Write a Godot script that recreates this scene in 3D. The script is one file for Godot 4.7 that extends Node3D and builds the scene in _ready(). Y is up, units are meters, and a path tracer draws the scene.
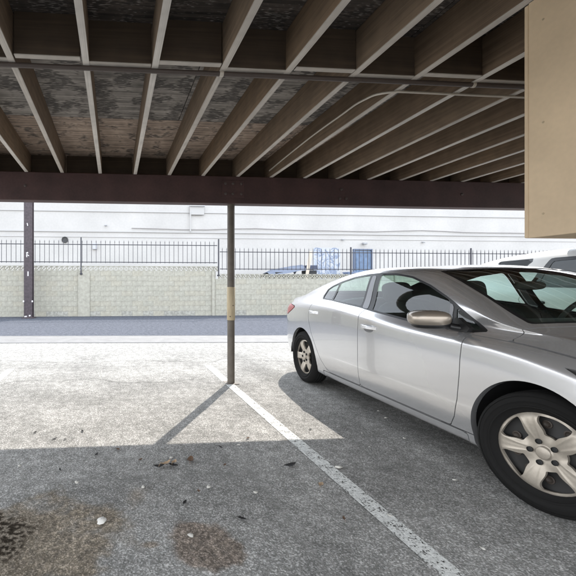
extends Node3D

# ------------------------------------------------------------------ mesh builder
class MB:
	var P := PackedVector3Array()
	var N := PackedVector3Array()
	var T := PackedVector2Array()
	var T2 := PackedVector2Array()
	func tri(a: Vector3, b: Vector3, c: Vector3, na: Vector3, nb: Vector3, nc: Vector3, ua := Vector2.ZERO, ub := Vector2.ZERO, uc := Vector2.ZERO) -> void:
		if (b - a).cross(c - a).dot(na + nb + nc) > 0.0:
			P.append(a); P.append(c); P.append(b); N.append(na); N.append(nc); N.append(nb); T.append(ua); T.append(uc); T.append(ub)
		else:
			P.append(a); P.append(b); P.append(c); N.append(na); N.append(nb); N.append(nc); T.append(ua); T.append(ub); T.append(uc)
	func quad(a: Vector3, b: Vector3, c: Vector3, d: Vector3, n: Vector3, ua := Vector2.ZERO, ub := Vector2.ZERO, uc := Vector2.ZERO, ud := Vector2.ZERO) -> void:
		tri(a, b, c, n, n, n, ua, ub, uc)
		tri(a, c, d, n, n, n, ua, uc, ud)
	func uvf(p: Vector3, a: int, g: int, off: Vector2) -> Vector2:
		var o := 3 - a - g
		if a == g:
			return Vector2(p[(a + 1) % 3], p[(a + 2) % 3]) + off
		return Vector2(p[g], p[o]) + off
	func box(c: Vector3, size: Vector3, bev := 0.0, g := 0, bs := Basis.IDENTITY, off := Vector2.ZERO) -> void:
		var h := size * 0.5
		var b := minf(bev, minf(h.x, minf(h.y, h.z)) * 0.9)
		for a in 3:
			var p := (a + 1) % 3
			var q := (a + 2) % 3
			for s in [-1.0, 1.0]:
				var n := Vector3.ZERO
				n[a] = s
				var k: Array[Vector3] = []
				for e in [[-1, -1], [1, -1], [1, 1], [-1, 1]]:
					var v := Vector3.ZERO
					v[a] = s * h[a]; v[p] = e[0] * (h[p] - b); v[q] = e[1] * (h[q] - b)
					k.append(v)
				quad(c + bs * k[0], c + bs * k[1], c + bs * k[2], c + bs * k[3], bs * n, uvf(k[0], a, g, off), uvf(k[1], a, g, off), uvf(k[2], a, g, off), uvf(k[3], a, g, off))
		if b <= 0.0:
			return
		for r in 3:
			var p := (r + 1) % 3
			var q := (r + 2) % 3
			for sp in [-1.0, 1.0]:
				for sq in [-1.0, 1.0]:
					var n := Vector3.ZERO
					n[p] = sp; n[q] = sq
					n = n.normalized()
					var k: Array[Vector3] = []
					for e in [[-1, 0], [1, 0], [1, 1], [-1, 1]]:
						var v := Vector3.ZERO
						v[r] = e[0] * (h[r] - b)
						v[p] = sp * (h[p] if e[1] == 0 else h[p] - b)
						v[q] = sq * (h[q] - b if e[1] == 0 else h[q])
						k.append(v)
					quad(c + bs * k[0], c + bs * k[1], c + bs * k[2], c + bs * k[3], bs * n, uvf(k[0], p, g, off), uvf(k[1], p, g, off), uvf(k[2], p, g, off), uvf(k[3], p, g, off))
		for sx in [-1.0, 1.0]:
			for sy in [-1.0, 1.0]:
				for sz in [-1.0, 1.0]:
					var v1 := Vector3(sx * h.x, sy * (h.y - b), sz * (h.z - b))
					var v2 := Vector3(sx * (h.x - b), sy * h.y, sz * (h.z - b))
					var v3 := Vector3(sx * (h.x - b), sy * (h.y - b), sz * h.z)
					var n := bs * Vector3(sx, sy, sz).normalized()
					tri(c + bs * v1, c + bs * v2, c + bs * v3, n, n, n, off, off, off)
	func tube(pts: Array, rad: float, sides := 8, caps := true) -> void:
		var rings := []
		var prev := Vector3.ZERO
		var run := 0.0
		for i in pts.size():
			var d: Vector3 = (pts[mini(i + 1, pts.size() - 1)] - pts[maxi(i - 1, 0)]).normalized()
			var x := prev
			if prev == Vector3.ZERO:
				x = d.cross(Vector3.UP if absf(d.y) < 0.9 else Vector3.RIGHT)
			x = (x - d * x.dot(d)).normalized()
			prev = x
			var y := d.cross(x)
			var ring := []
			for k in sides + 1:
				var t := TAU * k / sides
				ring.append(x * cos(t) + y * sin(t))
			rings.append([pts[i], ring, run, d])
			if i + 1 < pts.size():
				run += (pts[i + 1] - pts[i]).length()
		for i in pts.size() - 1:
			var A: Array = rings[i]
			var B: Array = rings[i + 1]
			for k in sides:
				var n0: Vector3 = A[1][k]
				var n1: Vector3 = A[1][k + 1]
				var m0: Vector3 = B[1][k]
				var m1: Vector3 = B[1][k + 1]
				var u0 := TAU * rad * k / sides
				var u1 := TAU * rad * (k + 1) / sides
				tri(A[0] + n0 * rad, A[0] + n1 * rad, B[0] + m1 * rad, n0, n1, m1, Vector2(A[2], u0), Vector2(A[2], u1), Vector2(B[2], u1))
				tri(A[0] + n0 * rad, B[0] + m1 * rad, B[0] + m0 * rad, n0, m1, m0, Vector2(A[2], u0), Vector2(B[2], u1), Vector2(B[2], u0))
		if caps:
			for e in [0, pts.size() - 1]:
				var R: Array = rings[e]
				var n: Vector3 = R[3] * (-1.0 if e == 0 else 1.0)
				for k in sides:
					tri(R[0], R[0] + R[1][k] * rad, R[0] + R[1][k + 1] * rad, n, n, n)
	# profile: Array of Vector2(radius, along) turned about axis from origin o
	func lathe(prof: Array, o: Vector3, axis: Vector3, sides := 32, smooth := true) -> void:
		var x := axis.cross(Vector3.UP if absf(axis.y) < 0.9 else Vector3.RIGHT).normalized()
		var y := axis.cross(x)
		var nn := []
		for i in prof.size() - 1:
			var d: Vector2 = prof[i + 1] - prof[i]
			nn.append(Vector2(d.y, -d.x).normalized())
		for i in prof.size() - 1:
			var a: Vector2 = prof[i]
			var b: Vector2 = prof[i + 1]
			var na: Vector2 = nn[i]
			var nb: Vector2 = nn[i]
			if smooth:
				if i > 0 and nn[i - 1].dot(nn[i]) > 0.5:
					na = (nn[i - 1] + nn[i]).normalized()
				if i + 1 < nn.size() and nn[i + 1].dot(nn[i]) > 0.5:
					nb = (nn[i + 1] + nn[i]).normalized()
			for k in sides:
				var t0 := TAU * k / sides
				var t1 := TAU * (k + 1) / sides
				var d0 := x * cos(t0) + y * sin(t0)
				var d1 := x * cos(t1) + y * sin(t1)
				var A0 := o + d0 * a.x + axis * a.y
				var A1 := o + d1 * a.x + axis * a.y
				var B0 := o + d0 * b.x + axis * b.y
				var B1 := o + d1 * b.x + axis * b.y
				if a.x > 1e-6:
					tri(A0, A1, B1, d0 * na.x + axis * na.y, d1 * na.x + axis * na.y, d1 * nb.x + axis * nb.y, Vector2(t0, a.y), Vector2(t1, a.y), Vector2(t1, b.y))
				if b.x > 1e-6:
					tri(A0, B1, B0, d0 * na.x + axis * na.y, d1 * nb.x + axis * nb.y, d0 * nb.x + axis * nb.y, Vector2(t0, a.y), Vector2(t1, b.y), Vector2(t0, b.y))
	# closed outline in 2D extruded; poly in (x,y), from z0 to z1
	func prism(poly: PackedVector2Array, z0: float, z1: float, xf := Transform3D.IDENTITY) -> void:
		var idx := Geometry2D.triangulate_polygon(poly)
		for k in range(0, idx.size(), 3):
			for e in [[z0, -1.0], [z1, 1.0]]:
				var n: Vector3 = xf.basis * Vector3(0, 0, signf(z1 - z0) * e[1])
				var q := []
				for j in 3:
					q.append(xf * Vector3(poly[idx[k + j]].x, poly[idx[k + j]].y, e[0]))
				tri(q[0], q[1], q[2], n, n, n, poly[idx[k]], poly[idx[k + 1]], poly[idx[k + 2]])
		var cw := 1.0 if Geometry2D.is_polygon_clockwise(poly) else -1.0
		for i in poly.size():
			var a := poly[i]
			var b := poly[(i + 1) % poly.size()]
			var d := (b - a).normalized()
			var n: Vector3 = xf.basis * (Vector3(d.y, -d.x, 0) * -cw)
			quad(xf * Vector3(a.x, a.y, z0), xf * Vector3(b.x, b.y, z0), xf * Vector3(b.x, b.y, z1), xf * Vector3(a.x, a.y, z1), n.normalized())
	func mesh() -> ArrayMesh:
		var m := ArrayMesh.new()
		if P.is_empty():
			return m
		var a := []
		a.resize(Mesh.ARRAY_MAX)
		a[Mesh.ARRAY_VERTEX] = P
		a[Mesh.ARRAY_NORMAL] = N
		a[Mesh.ARRAY_TEX_UV] = T
		if T2.size() == P.size():
			a[Mesh.ARRAY_TEX_UV2] = T2
		m.add_surface_from_arrays(Mesh.PRIMITIVE_TRIANGLES, a)
		return m

# ------------------------------------------------------------------ node helpers
var used := {}
func numbered(n: String) -> String:
	if not used.has(n):
		used[n] = 0
		return n
	used[n] += 1
	return "%s_%03d" % [n, used[n]]

func tag(o: Node, label: String, category: String, group := "", kind := "") -> Node:
	if label: o.set_meta("label", label)
	if category: o.set_meta("category", category)
	if group: o.set_meta("group", group)
	if kind: o.set_meta("kind", kind)
	return o

func thing(called: String, at: Vector3, turn: float, label: String, category: String, group := "") -> Node3D:
	var o := Node3D.new()
	o.name = numbered(called)
	add_child(o)
	o.position = at
	o.rotation.y = turn
	tag(o, label, category, group)
	return o

func part(called: String, m, mt: Material, parent: Node, at := Vector3.ZERO, bs := Basis.IDENTITY) -> MeshInstance3D:
	var o := MeshInstance3D.new()
	o.mesh = m.mesh() if m is MB else m
	o.material_override = mt
	if parent == self:
		o.name = numbered(called)
		add_child(o)
	else:
		o.name = called
		parent.add_child(o, true)
	o.transform = Transform3D(bs, at)
	return o

func structure(called: String, m, mt: Material) -> MeshInstance3D:
	var o := part(called, m, mt, self)
	o.set_meta("kind", "structure")
	return o

func bx(size: Vector3, bev := 0.004, g := 0, off := Vector2.ZERO) -> ArrayMesh:
	var m := MB.new()
	m.box(Vector3.ZERO, size, bev, g, Basis.IDENTITY, off)
	return m.mesh()

func lin(r: float, g: float, b: float) -> Color:
	return Color(r, g, b).linear_to_srgb()

func mat(c: Color, rough := 0.8, metal := 0.0, spec := 0.5) -> StandardMaterial3D:
	var m := StandardMaterial3D.new()
	m.albedo_color = c
	m.roughness = rough
	m.metallic = metal
	m.metallic_specular = spec
	return m

func textured(tex: Texture2D, per_metre: float, c := Color.WHITE, rough := 0.85) -> StandardMaterial3D:
	var m := mat(c, rough)
	m.albedo_texture = tex
	m.uv1_scale = Vector3.ONE * per_metre
	return m

func with_bump(m: StandardMaterial3D, tex: Texture2D, cm: float) -> StandardMaterial3D:
	m.heightmap_enabled = true
	m.heightmap_texture = tex
	m.heightmap_scale = cm
	return m

func tri_mat(m: StandardMaterial3D, scale: float, world := true) -> StandardMaterial3D:
	m.uv1_triplanar = true
	m.uv1_world_triplanar = world
	m.uv1_scale = Vector3.ONE * scale
	return m

# ------------------------------------------------------------------ textures
func noise_bytes(kind: int, freq: float, sd: int, w: int, h: int, oct := 1, cell := FastNoiseLite.RETURN_CELL_VALUE, squash := 1.0) -> PackedByteArray:
	var n := FastNoiseLite.new()
	n.noise_type = kind
	n.seed = sd
	n.frequency = freq
	n.cellular_return_type = cell
	n.fractal_type = FastNoiseLite.FRACTAL_FBM if oct > 1 else FastNoiseLite.FRACTAL_NONE
	n.fractal_octaves = oct
	if squash == 1.0:
		var im := n.get_seamless_image(w, h, false, false, 0.08, true)
		im.convert(Image.FORMAT_L8)
		return im.get_data()
	var hh := int(h / squash)
	var im2 := n.get_seamless_image(hh if squash < 1.0 else w, h, false, false, 0.08, true)
	im2.convert(Image.FORMAT_L8)
	im2.resize(w, h, Image.INTERPOLATE_CUBIC)
	return im2.get_data()

# noise stretched along x by the factor
func stretched(freq: float, sd: int, w: int, h: int, factor: int, oct := 3) -> PackedByteArray:
	var n := FastNoiseLite.new()
	n.noise_type = FastNoiseLite.TYPE_SIMPLEX_SMOOTH
	n.seed = sd
	n.frequency = freq
	n.fractal_octaves = oct
	var im := n.get_seamless_image(maxi(w / factor, 8), h, false, false, 0.08, true)
	im.convert(Image.FORMAT_L8)
	im.resize(w, h, Image.INTERPOLATE_CUBIC)
	return im.get_data()

func to_tex(b: PackedByteArray, w: int, h: int, fmt := Image.FORMAT_RGB8) -> ImageTexture:
	return ImageTexture.create_from_image(Image.create_from_data(w, h, false, fmt, b))

func enc(v: float) -> int:
	return int(clampf(pow(clampf(v, 0.0, 1.0), 1.0 / 2.2) * 255.0, 0.0, 255.0))

var asphalt_tex: ImageTexture
var asphalt_bump: ImageTexture
func make_asphalt() -> void:
	var w := 1024
	var cells := noise_bytes(FastNoiseLite.TYPE_CELLULAR, 0.25, 3, w, w)
	var fine := noise_bytes(FastNoiseLite.TYPE_CELLULAR, 0.4, 9, w, w)
	var gaps := noise_bytes(FastNoiseLite.TYPE_CELLULAR, 0.25, 3, w, w, 1, FastNoiseLite.RETURN_DISTANCE)
	var soft := noise_bytes(FastNoiseLite.TYPE_SIMPLEX_SMOOTH, 0.012, 5, w, w, 3)
	var out := PackedByteArray()
	out.resize(w * w * 3)
	var bump := PackedByteArray()
	bump.resize(w * w)
	for i in w * w:
		var c := cells[i] / 255.0
		var f := fine[i] / 255.0
		var g := gaps[i] / 255.0
		var s := soft[i] / 255.0
		var v := 0.195 + 0.35 * c * c * c + 0.16 * f * f
		if g > 0.62:
			v *= 1.0 - 1.2 * (g - 0.62)
		v *= 0.78 + 0.44 * s
		out[i * 3] = enc(v * (1.02 + 0.04 * (f - 0.4)))
		out[i * 3 + 1] = enc(v)
		out[i * 3 + 2] = enc(v * (0.94 + 0.03 * c))
		bump[i] = int(clampf(120.0 + 90.0 * (c - 0.5) + 60.0 * (0.5 - g) + 30.0 * (f - 0.5), 0, 255))
	asphalt_tex = to_tex(out, w, w)
	asphalt_bump = to_tex(bump, w, w, Image.FORMAT_L8)

# The marks on the lot: oil and drink stains, a darker lane, cracks (x -3.2..3.2, z -0.4..-6.8)
func make_lot_marks() -> ImageTexture:
	var w := 1024
	var mid := noise_bytes(FastNoiseLite.TYPE_SIMPLEX_SMOOTH, 0.006, 21, w, w, 4)
	var hi := noise_bytes(FastNoiseLite.TYPE_SIMPLEX_SMOOTH, 0.09, 22, w, w, 3)
	var speck := noise_bytes(FastNoiseLite.TYPE_SIMPLEX_SMOOTH, 0.16, 27, w, w, 2)
	var warp := noise_bytes(FastNoiseLite.TYPE_SIMPLEX_SMOOTH, 0.02, 23, w, w, 3)
	var line := noise_bytes(FastNoiseLite.TYPE_SIMPLEX_SMOOTH, 0.004, 24, w, w, 5)
	var out := PackedByteArray()
	out.resize(w * w * 3)
	for j in w:
		var z := -0.4 - 6.4 * (j + 0.5) / w
		for i in w:
			var x := -3.2 + 6.4 * (i + 0.5) / w
			var k := j * w + i
			var a := mid[k] / 255.0
			var b := hi[k] / 255.0
			var sp := speck[k] / 255.0
			var wr := warp[k] / 255.0 - 0.5
			var r := 0.80 + 0.34 * (a - 0.5) + 0.10 * (b - 0.5)
			var col := Vector3(r, r, r)
			# broad brown stain near the left, with a wet black core
			var d1 := Vector2((x + 0.36) / 0.42, (z + 1.80) / 0.36).length() + wr * 1.1 + (b - 0.5) * 0.25
			var t1 := smoothstep(1.12, 0.55, d1)
			col = col.lerp(Vector3(0.70, 0.59, 0.46) * (0.9 + 1.0 * (sp - 0.5)), t1 * 0.8)
			var d2 := Vector2((x + 0.56) / 0.23, (z + 1.83) / 0.25).length() + wr * 0.9
			var t2 := smoothstep(1.15, 0.4, d2) * smoothstep(0.50, 0.66, sp + (1.0 - d2) * 0.13)
			col = col.lerp(Vector3(0.06, 0.047, 0.036), t2 * 0.92)
			# round brown patch
			var d3 := Vector2((x - 0.41) / 0.165, (z + 1.72) / 0.185).length() + wr * 0.55 + (b - 0.5) * 0.2
			var t3 := smoothstep(1.06, 0.80, d3)
			col = col.lerp(Vector3(0.58, 0.48, 0.41) * (0.9 + 1.2 * (sp - 0.45)), t3 * 0.85)
			# rust coloured drips
			var d4 := Vector2((x - 0.13) / 0.09, (z + 2.16) / 0.14).length() + wr * 1.2
			col = col.lerp(Vector3(0.62, 0.52, 0.42), smoothstep(1.0, 0.3, d4) * 0.55)
			var d5 := Vector2((x - 0.17) / 0.05, (z + 1.73) / 0.03).length() + wr * 1.0
			col = col.lerp(Vector3(0.60, 0.45, 0.30), smoothstep(1.0, 0.3, d5) * 0.5)
			# grey smear across the middle
			var d6 := Vector2((x + 0.1) / 0.55, (z + 2.2) / 0.16).length() + wr * 1.6
			col *= 1.0 - 0.14 * smoothstep(1.0, 0.3, d6)
			# long cracks
			var c1 := absf(z + 4.72 + 0.05 * x + (line[k] / 255.0 - 0.5) * 0.5)
			if x < 1.0:
				col *= 1.0 - 0.5 * smoothstep(0.022, 0.004, c1) * (0.4 + 0.6 * b)
			var c2 := absf(z + 5.9 - 0.03 * x + (line[k] / 255.0 - 0.5) * 0.4)
			col *= 1.0 - 0.42 * smoothstep(0.022, 0.004, c2)
			# worn pale patch and a darker lane beside the car
			var d7 := Vector2((x - 0.1) / 0.75, (z + 4.95) / 0.3).length() + wr * 0.8
			col *= 1.0 + 0.10 * smoothstep(1.0, 0.6, d7)
			if x > 1.5:
				var d8 := absf(x - 1.83 + 0.03 * z) / 0.22 + wr * 0.6
				col *= 1.0 - 0.14 * smoothstep(1.2, 0.5, d8)
			var edge := clampf(minf(minf(x + 3.2, 3.2 - x), minf(-0.4 - z, z + 6.8)) / 0.4, 0.0, 1.0)
			col = Vector3(0.80, 0.80, 0.80).lerp(col, edge)
			out[k * 3] = enc(col.x)
			out[k * 3 + 1] = enc(col.y)
			out[k * 3 + 2] = enc(col.z)
	return to_tex(out, w, w)

# wood: grain along x of the texture; dark = share of black mildew
func make_wood(sd: int, base: Vector3, vary: float, dark: float) -> ImageTexture:
	var w := 512
	var g1 := stretched(0.07, sd, w, w, 32)
	var g2 := stretched(0.30, sd + 1, w, w, 64, 2)
	var bl := noise_bytes(FastNoiseLite.TYPE_SIMPLEX_SMOOTH, 0.012, sd + 2, w, w, 3)
	var md := stretched(0.22, sd + 3, w, w, 5, 4)
	var out := PackedByteArray()
	out.resize(w * w * 3)
	for i in w * w:
		var a := g1[i] / 255.0 - 0.5
		var b := g2[i] / 255.0 - 0.5
		var c := bl[i] / 255.0
		var m := md[i] / 255.0
		var v := 1.0 + vary * (1.1 * a + 0.9 * b + 0.8 * (c - 0.5))
		var col := base * maxf(v, 0.15)
		if dark > 0.0:
			var t := smoothstep(0.66 - 0.30 * dark, 0.80 - 0.26 * dark, m * 0.55 + c * 0.72 - 0.10)
			col = col.lerp(Vector3(0.026, 0.022, 0.020), t * 0.8)
			var t2 := smoothstep(0.66, 0.78, 1.0 - m * 0.7 - (1.0 - c) * 0.25)
			col = col.lerp(Vector3(0.42, 0.39, 0.36), t2 * 0.55)
		out[i * 3] = enc(col.x)
		out[i * 3 + 1] = enc(col.y)
		out[i * 3 + 2] = enc(col.z)
	return to_tex(out, w, w)

# mottled paint, plaster or concrete
func make_mottle(sd: int, base: Vector3, soft: float, hard: float, freq := 0.01) -> ImageTexture:
	var w := 512
	var a := noise_bytes(FastNoiseLite.TYPE_SIMPLEX_SMOOTH, freq, sd, w, w, 5)
	var b := noise_bytes(FastNoiseLite.TYPE_SIMPLEX_SMOOTH, 0.12, sd + 1, w, w, 3)
	var out := PackedByteArray()
	out.resize(w * w * 3)
	for i in w * w:
		var v := 1.0 + soft * (a[i] / 255.0 - 0.5) + hard * (b[i] / 255.0 - 0.5)
		out[i * 3] = enc(base.x * v)
		out[i * 3 + 1] = enc(base.y * v)
		out[i * 3 + 2] = enc(base.z * v)
	return to_tex(out, w, w)

func make_grain(sd: int, freq: float, oct := 3) -> ImageTexture:
	return to_tex(noise_bytes(FastNoiseLite.TYPE_SIMPLEX_SMOOTH, freq, sd, 512, 512, oct), 512, 512, Image.FORMAT_L8)

# worn road paint: alpha holds the flakes that are gone
func make_paint() -> ImageTexture:
	var w := 512
	var a := noise_bytes(FastNoiseLite.TYPE_CELLULAR, 0.17, 41, w, w)
	var b := noise_bytes(FastNoiseLite.TYPE_SIMPLEX_SMOOTH, 0.02, 42, w, w, 4)
	var f := noise_bytes(FastNoiseLite.TYPE_SIMPLEX_SMOOTH, 0.2, 43, w, w, 2)
	var out := PackedByteArray()
	out.resize(w * w * 4)
	for i in w * w:
		var c := a[i] / 255.0
		var s := b[i] / 255.0
		var g := f[i] / 255.0
		var v := 0.55 + 0.24 * (c - 0.5) + 0.18 * (g - 0.5) + 0.14 * (s - 0.5)
		out[i * 4] = enc(v)
		out[i * 4 + 1] = enc(v * 0.995)
		out[i * 4 + 2] = enc(v * 0.94)
		out[i * 4 + 3] = 0 if c * 0.62 + g * 0.30 + (s - 0.5) * 0.45 < 0.24 else 255
	return to_tex(out, w, w, Image.FORMAT_RGBA8)

# blue spray-paint scrawl on white
func make_scrawl() -> ImageTexture:
	var w := 256
	var im := Image.create(w, w, false, Image.FORMAT_RGB8)
	im.fill(lin(0.42, 0.43, 0.455))
	var rng := RandomNumberGenerator.new()
	rng.seed = 77
	for s in 80:
		var p := Vector2(rng.randf() * w, rng.randf() * w)
		var dir := rng.randf() * TAU
		var turn := rng.randf_range(-0.16, 0.16)
		var c := lin(0.21, 0.25, 0.33) if rng.randf() < 0.6 else lin(0.32, 0.36, 0.43)
		for k in rng.randi_range(14, 40):
			im.fill_rect(Rect2i(int(p.x), int(p.y), 7, 8), c)
			p += Vector2(cos(dir), sin(dir)) * 3.0
			dir += turn
	return ImageTexture.create_from_image(im)

# ------------------------------------------------------------------ car bodies
class Soup:
	var P := PackedVector3Array()
	var N := PackedVector3Array()
	var V := PackedFloat32Array()
	func put(p: Vector3, n: Vector3, v: float) -> void:
		P.append(p); N.append(n); V.append(v)

func tangents(p: Array, t: Array) -> Array:
	var m := []
	var n := p.size()
	for i in n:
		if i == 0:
			m.append((p[1] - p[0]) / (t[1] - t[0]))
		elif i == n - 1:
			m.append((p[n - 1] - p[n - 2]) / (t[n - 1] - t[n - 2]))
		else:
			var d0: float = t[i] - t[i - 1]
			var d1: float = t[i + 1] - t[i]
			m.append(((p[i + 1] - p[i]) / d1 * d0 + (p[i] - p[i - 1]) / d0 * d1) / (d0 + d1))
	return m

func spline(p: Array, t: Array, m: Array, x: float) -> Vector3:
	var i := 0
	while i < p.size() - 2 and x > t[i + 1]:
		i += 1
	var h: float = t[i + 1] - t[i]
	var u: float = (x - t[i]) / h
	var u2: float = u * u
	var u3: float = u2 * u
	return p[i] * (2 * u3 - 3 * u2 + 1) + m[i] * (h * (u3 - 2 * u2 + u)) + p[i + 1] * (3 * u2 - 2 * u3) + m[i + 1] * (h * (u3 - u2))

# tab[station][rail] = Vector3(s, y, z): s backwards from the front axle, z half-width. Returns a triangle soup of one half.
func loft(tab: Array, ts: Array, vs: Array, nu: int, nv: int) -> Soup:
	var ns := tab.size()
	var nk: int = tab[0].size()
	# mirror stations before the nose and after the tail, and a rail across the middle
	var T: Array = [-ts[1]] + ts + [2.0 * ts[ns - 1] - ts[ns - 2]]
	var rails := []
	for k in nk:
		var line := []
		for i in ns:
			line.append(tab[i][k])
		var a: Vector3 = tab[1][k]
		var b: Vector3 = tab[ns - 2][k]
		line.push_front(Vector3(a.x, a.y, -a.z))
		line.push_back(Vector3(b.x, b.y, -b.z))
		rails.append([line, tangents(line, T)])
	var VS: Array = vs + [2.0 * vs[nk - 1] - vs[nk - 2]]
	var grid := []
	var vv := []
	for j in nv + 1:
		vv.append(lerpf(vs[0], vs[nk - 1], float(j) / nv))
	for i in nu + 1:
		var u: float = ts[ns - 1] * i / nu
		var pts := []
		for k in nk:
			pts.append(spline(rails[k][0], T, rails[k][1], u))
		var q: Vector3 = pts[nk - 2]
		pts.append(Vector3(q.x, q.y, -q.z))
		var m := tangents(pts, VS)
		var row := PackedVector3Array()
		for j in nv + 1:
			var p := spline(pts, VS, m, vv[j])
			if j == nv or i == 0 or i == nu:
				p.z = 0.0
			row.append(p)
		grid.append(row)
	var nrm := []
	for i in nu + 1:
		var row := PackedVector3Array()
		for j in nv + 1:
			var pu0: Vector3 = grid[maxi(i - 1, 0)][j]
			var pu1: Vector3 = grid[mini(i + 1, nu)][j]
			if i == 0: pu0 = Vector3(pu1.x, pu1.y, -pu1.z)
			if i == nu: pu1 = Vector3(pu0.x, pu0.y, -pu0.z)
			var pv0: Vector3 = grid[i][maxi(j - 1, 0)]
			var pv1: Vector3 = grid[i][mini(j + 1, nv)]
			if j == nv: pv1 = Vector3(pv0.x, pv0.y, -pv0.z)
			var n := (pu1 - pu0).cross(pv1 - pv0)
			n = n.normalized() if n.length() > 1e-12 else Vector3.UP
			row.append(n)
		nrm.append(row)
	var sg := 1.0
	if nrm[nu / 2][nv / 3].z < 0.0: sg = -1.0
	var s := Soup.new()
	for i in nu:
		for j in nv:
			var a: Vector3 = grid[i][j]
			var b: Vector3 = grid[i + 1][j]
			var c: Vector3 = grid[i + 1][j + 1]
			var d: Vector3 = grid[i][j + 1]
			s.put(a, nrm[i][j] * sg, vv[j]); s.put(b, nrm[i + 1][j] * sg, vv[j]); s.put(c, nrm[i + 1][j + 1] * sg, vv[j + 1])
			s.put(a, nrm[i][j] * sg, vv[j]); s.put(c, nrm[i + 1][j + 1] * sg, vv[j + 1]); s.put(d, nrm[i][j + 1] * sg, vv[j + 1])
	return s

# splits a soup where f(p, v) changes sign: [f < 0, f >= 0, cut segments]
func split(s: Soup, f: Callable) -> Array:
	var ins := Soup.new()
	var outs := Soup.new()
	var segs := []
	for k in range(0, s.P.size(), 3):
		var fv := [f.call(s.P[k], s.V[k]), f.call(s.P[k + 1], s.V[k + 1]), f.call(s.P[k + 2], s.V[k + 2])]
		var c := int(fv[0] < 0.0) + int(fv[1] < 0.0) + int(fv[2] < 0.0)
		if c == 3 or c == 0:
			var to := ins if c == 3 else outs
			for j in 3:
				to.put(s.P[k + j], s.N[k + j], s.V[k + j])
			continue
		var lone := 0
		for j in 3:
			if (fv[j] < 0.0) == (c == 1):
				lone = j
		var i0 := k + lone
		var i1 := k + (lone + 1) % 3
		var i2 := k + (lone + 2) % 3
		var f0: float = fv[lone]
		var t1: float = f0 / (f0 - fv[(lone + 1) % 3])
		var t2: float = f0 / (f0 - fv[(lone + 2) % 3])
		var p1 := s.P[i0].lerp(s.P[i1], t1)
		var p2 := s.P[i0].lerp(s.P[i2], t2)
		var n1 := s.N[i0].lerp(s.N[i1], t1).normalized()
		var n2 := s.N[i0].lerp(s.N[i2], t2).normalized()
		var v1 := lerpf(s.V[i0], s.V[i1], t1)
		var v2 := lerpf(s.V[i0], s.V[i2], t2)
		var one := ins if c == 1 else outs
		var two := outs if c == 1 else ins
		one.put(s.P[i0], s.N[i0], s.V[i0]); one.put(p1, n1, v1); one.put(p2, n2, v2)
		two.put(p1, n1, v1); two.put(s.P[i1], s.N[i1], s.V[i1]); two.put(s.P[i2], s.N[i2], s.V[i2])
		two.put(p1, n1, v1); two.put(s.P[i2], s.N[i2], s.V[i2]); two.put(p2, n2, v2)
		segs.append([p1, p2, n1, n2])
	return [ins, outs, segs]

func poly_f(pts: Array, rounding := 0.0) -> Callable:
	var q := PackedVector2Array(pts)
	var lo := q[0]
	var hi := q[0]
	for p in q:
		lo = lo.min(p)
		hi = hi.max(p)
	return func(p3: Vector3, _v: float) -> float:
		var p := Vector2(p3.x, p3.y)
		if p.x < lo.x - 0.08 or p.x > hi.x + 0.08 or p.y < lo.y - 0.08 or p.y > hi.y + 0.08:
			return 0.08
		var best := 1e9
		var inside := false
		var n := q.size()
		var j := n - 1
		for i in n:
			var a := q[i]
			var b := q[j]
			var e := b - a
			var w := p - a
			var d := (w - e * clampf(w.dot(e) / e.length_squared(), 0.0, 1.0)).length_squared()
			if d < best: best = d
			if (a.y > p.y) != (b.y > p.y) and p.x < (b.x - a.x) * (p.y - a.y) / (b.y - a.y) + a.x:
				inside = not inside
			j = i
		var r := sqrt(best)
		return (-r if inside else r) - rounding

func soup_into(m: MB, s: Soup, side: float, lift := 0.0, flip := false) -> void:
	var fl := -1.0 if flip else 1.0
	for k in range(0, s.P.size(), 3):
		var q: Array[Vector3] = []
		var n: Array[Vector3] = []
		for j in 3:
			var nn := s.N[k + j]
			var p := s.P[k + j] + nn * lift
			q.append(Vector3(side * p.z, p.y, -p.x))
			n.append(Vector3(side * nn.z, nn.y, -nn.x) * fl)
		m.tri(q[0], q[1], q[2], n[0], n[1], n[2])

# turned-in edge along a cut
func flange(m: MB, segs: Array, side: float, depth: float, inward := Vector3.ZERO) -> void:
	for g in segs:
		var a: Vector3 = g[0]
		var b: Vector3 = g[1]
		var da: Vector3 = inward if inward != Vector3.ZERO else -g[2]
		var db: Vector3 = inward if inward != Vector3.ZERO else -g[3]
		var q := [a, b, b + db * depth, a + da * depth]
		var r := []
		for p in q:
			r.append(Vector3(side * p.z, p.y, -p.x))
		var n: Vector3 = (r[1] - r[0]).cross(r[3] - r[0])
		if n.length() < 1e-12:
			continue
		m.quad(r[0], r[1], r[2], r[3], n.normalized())

func st(s: float, z: Array, y: Array) -> Array:
	var r := []
	for k in z.size():
		r.append(Vector3(s, y[k], z[k]))
	return r

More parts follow.
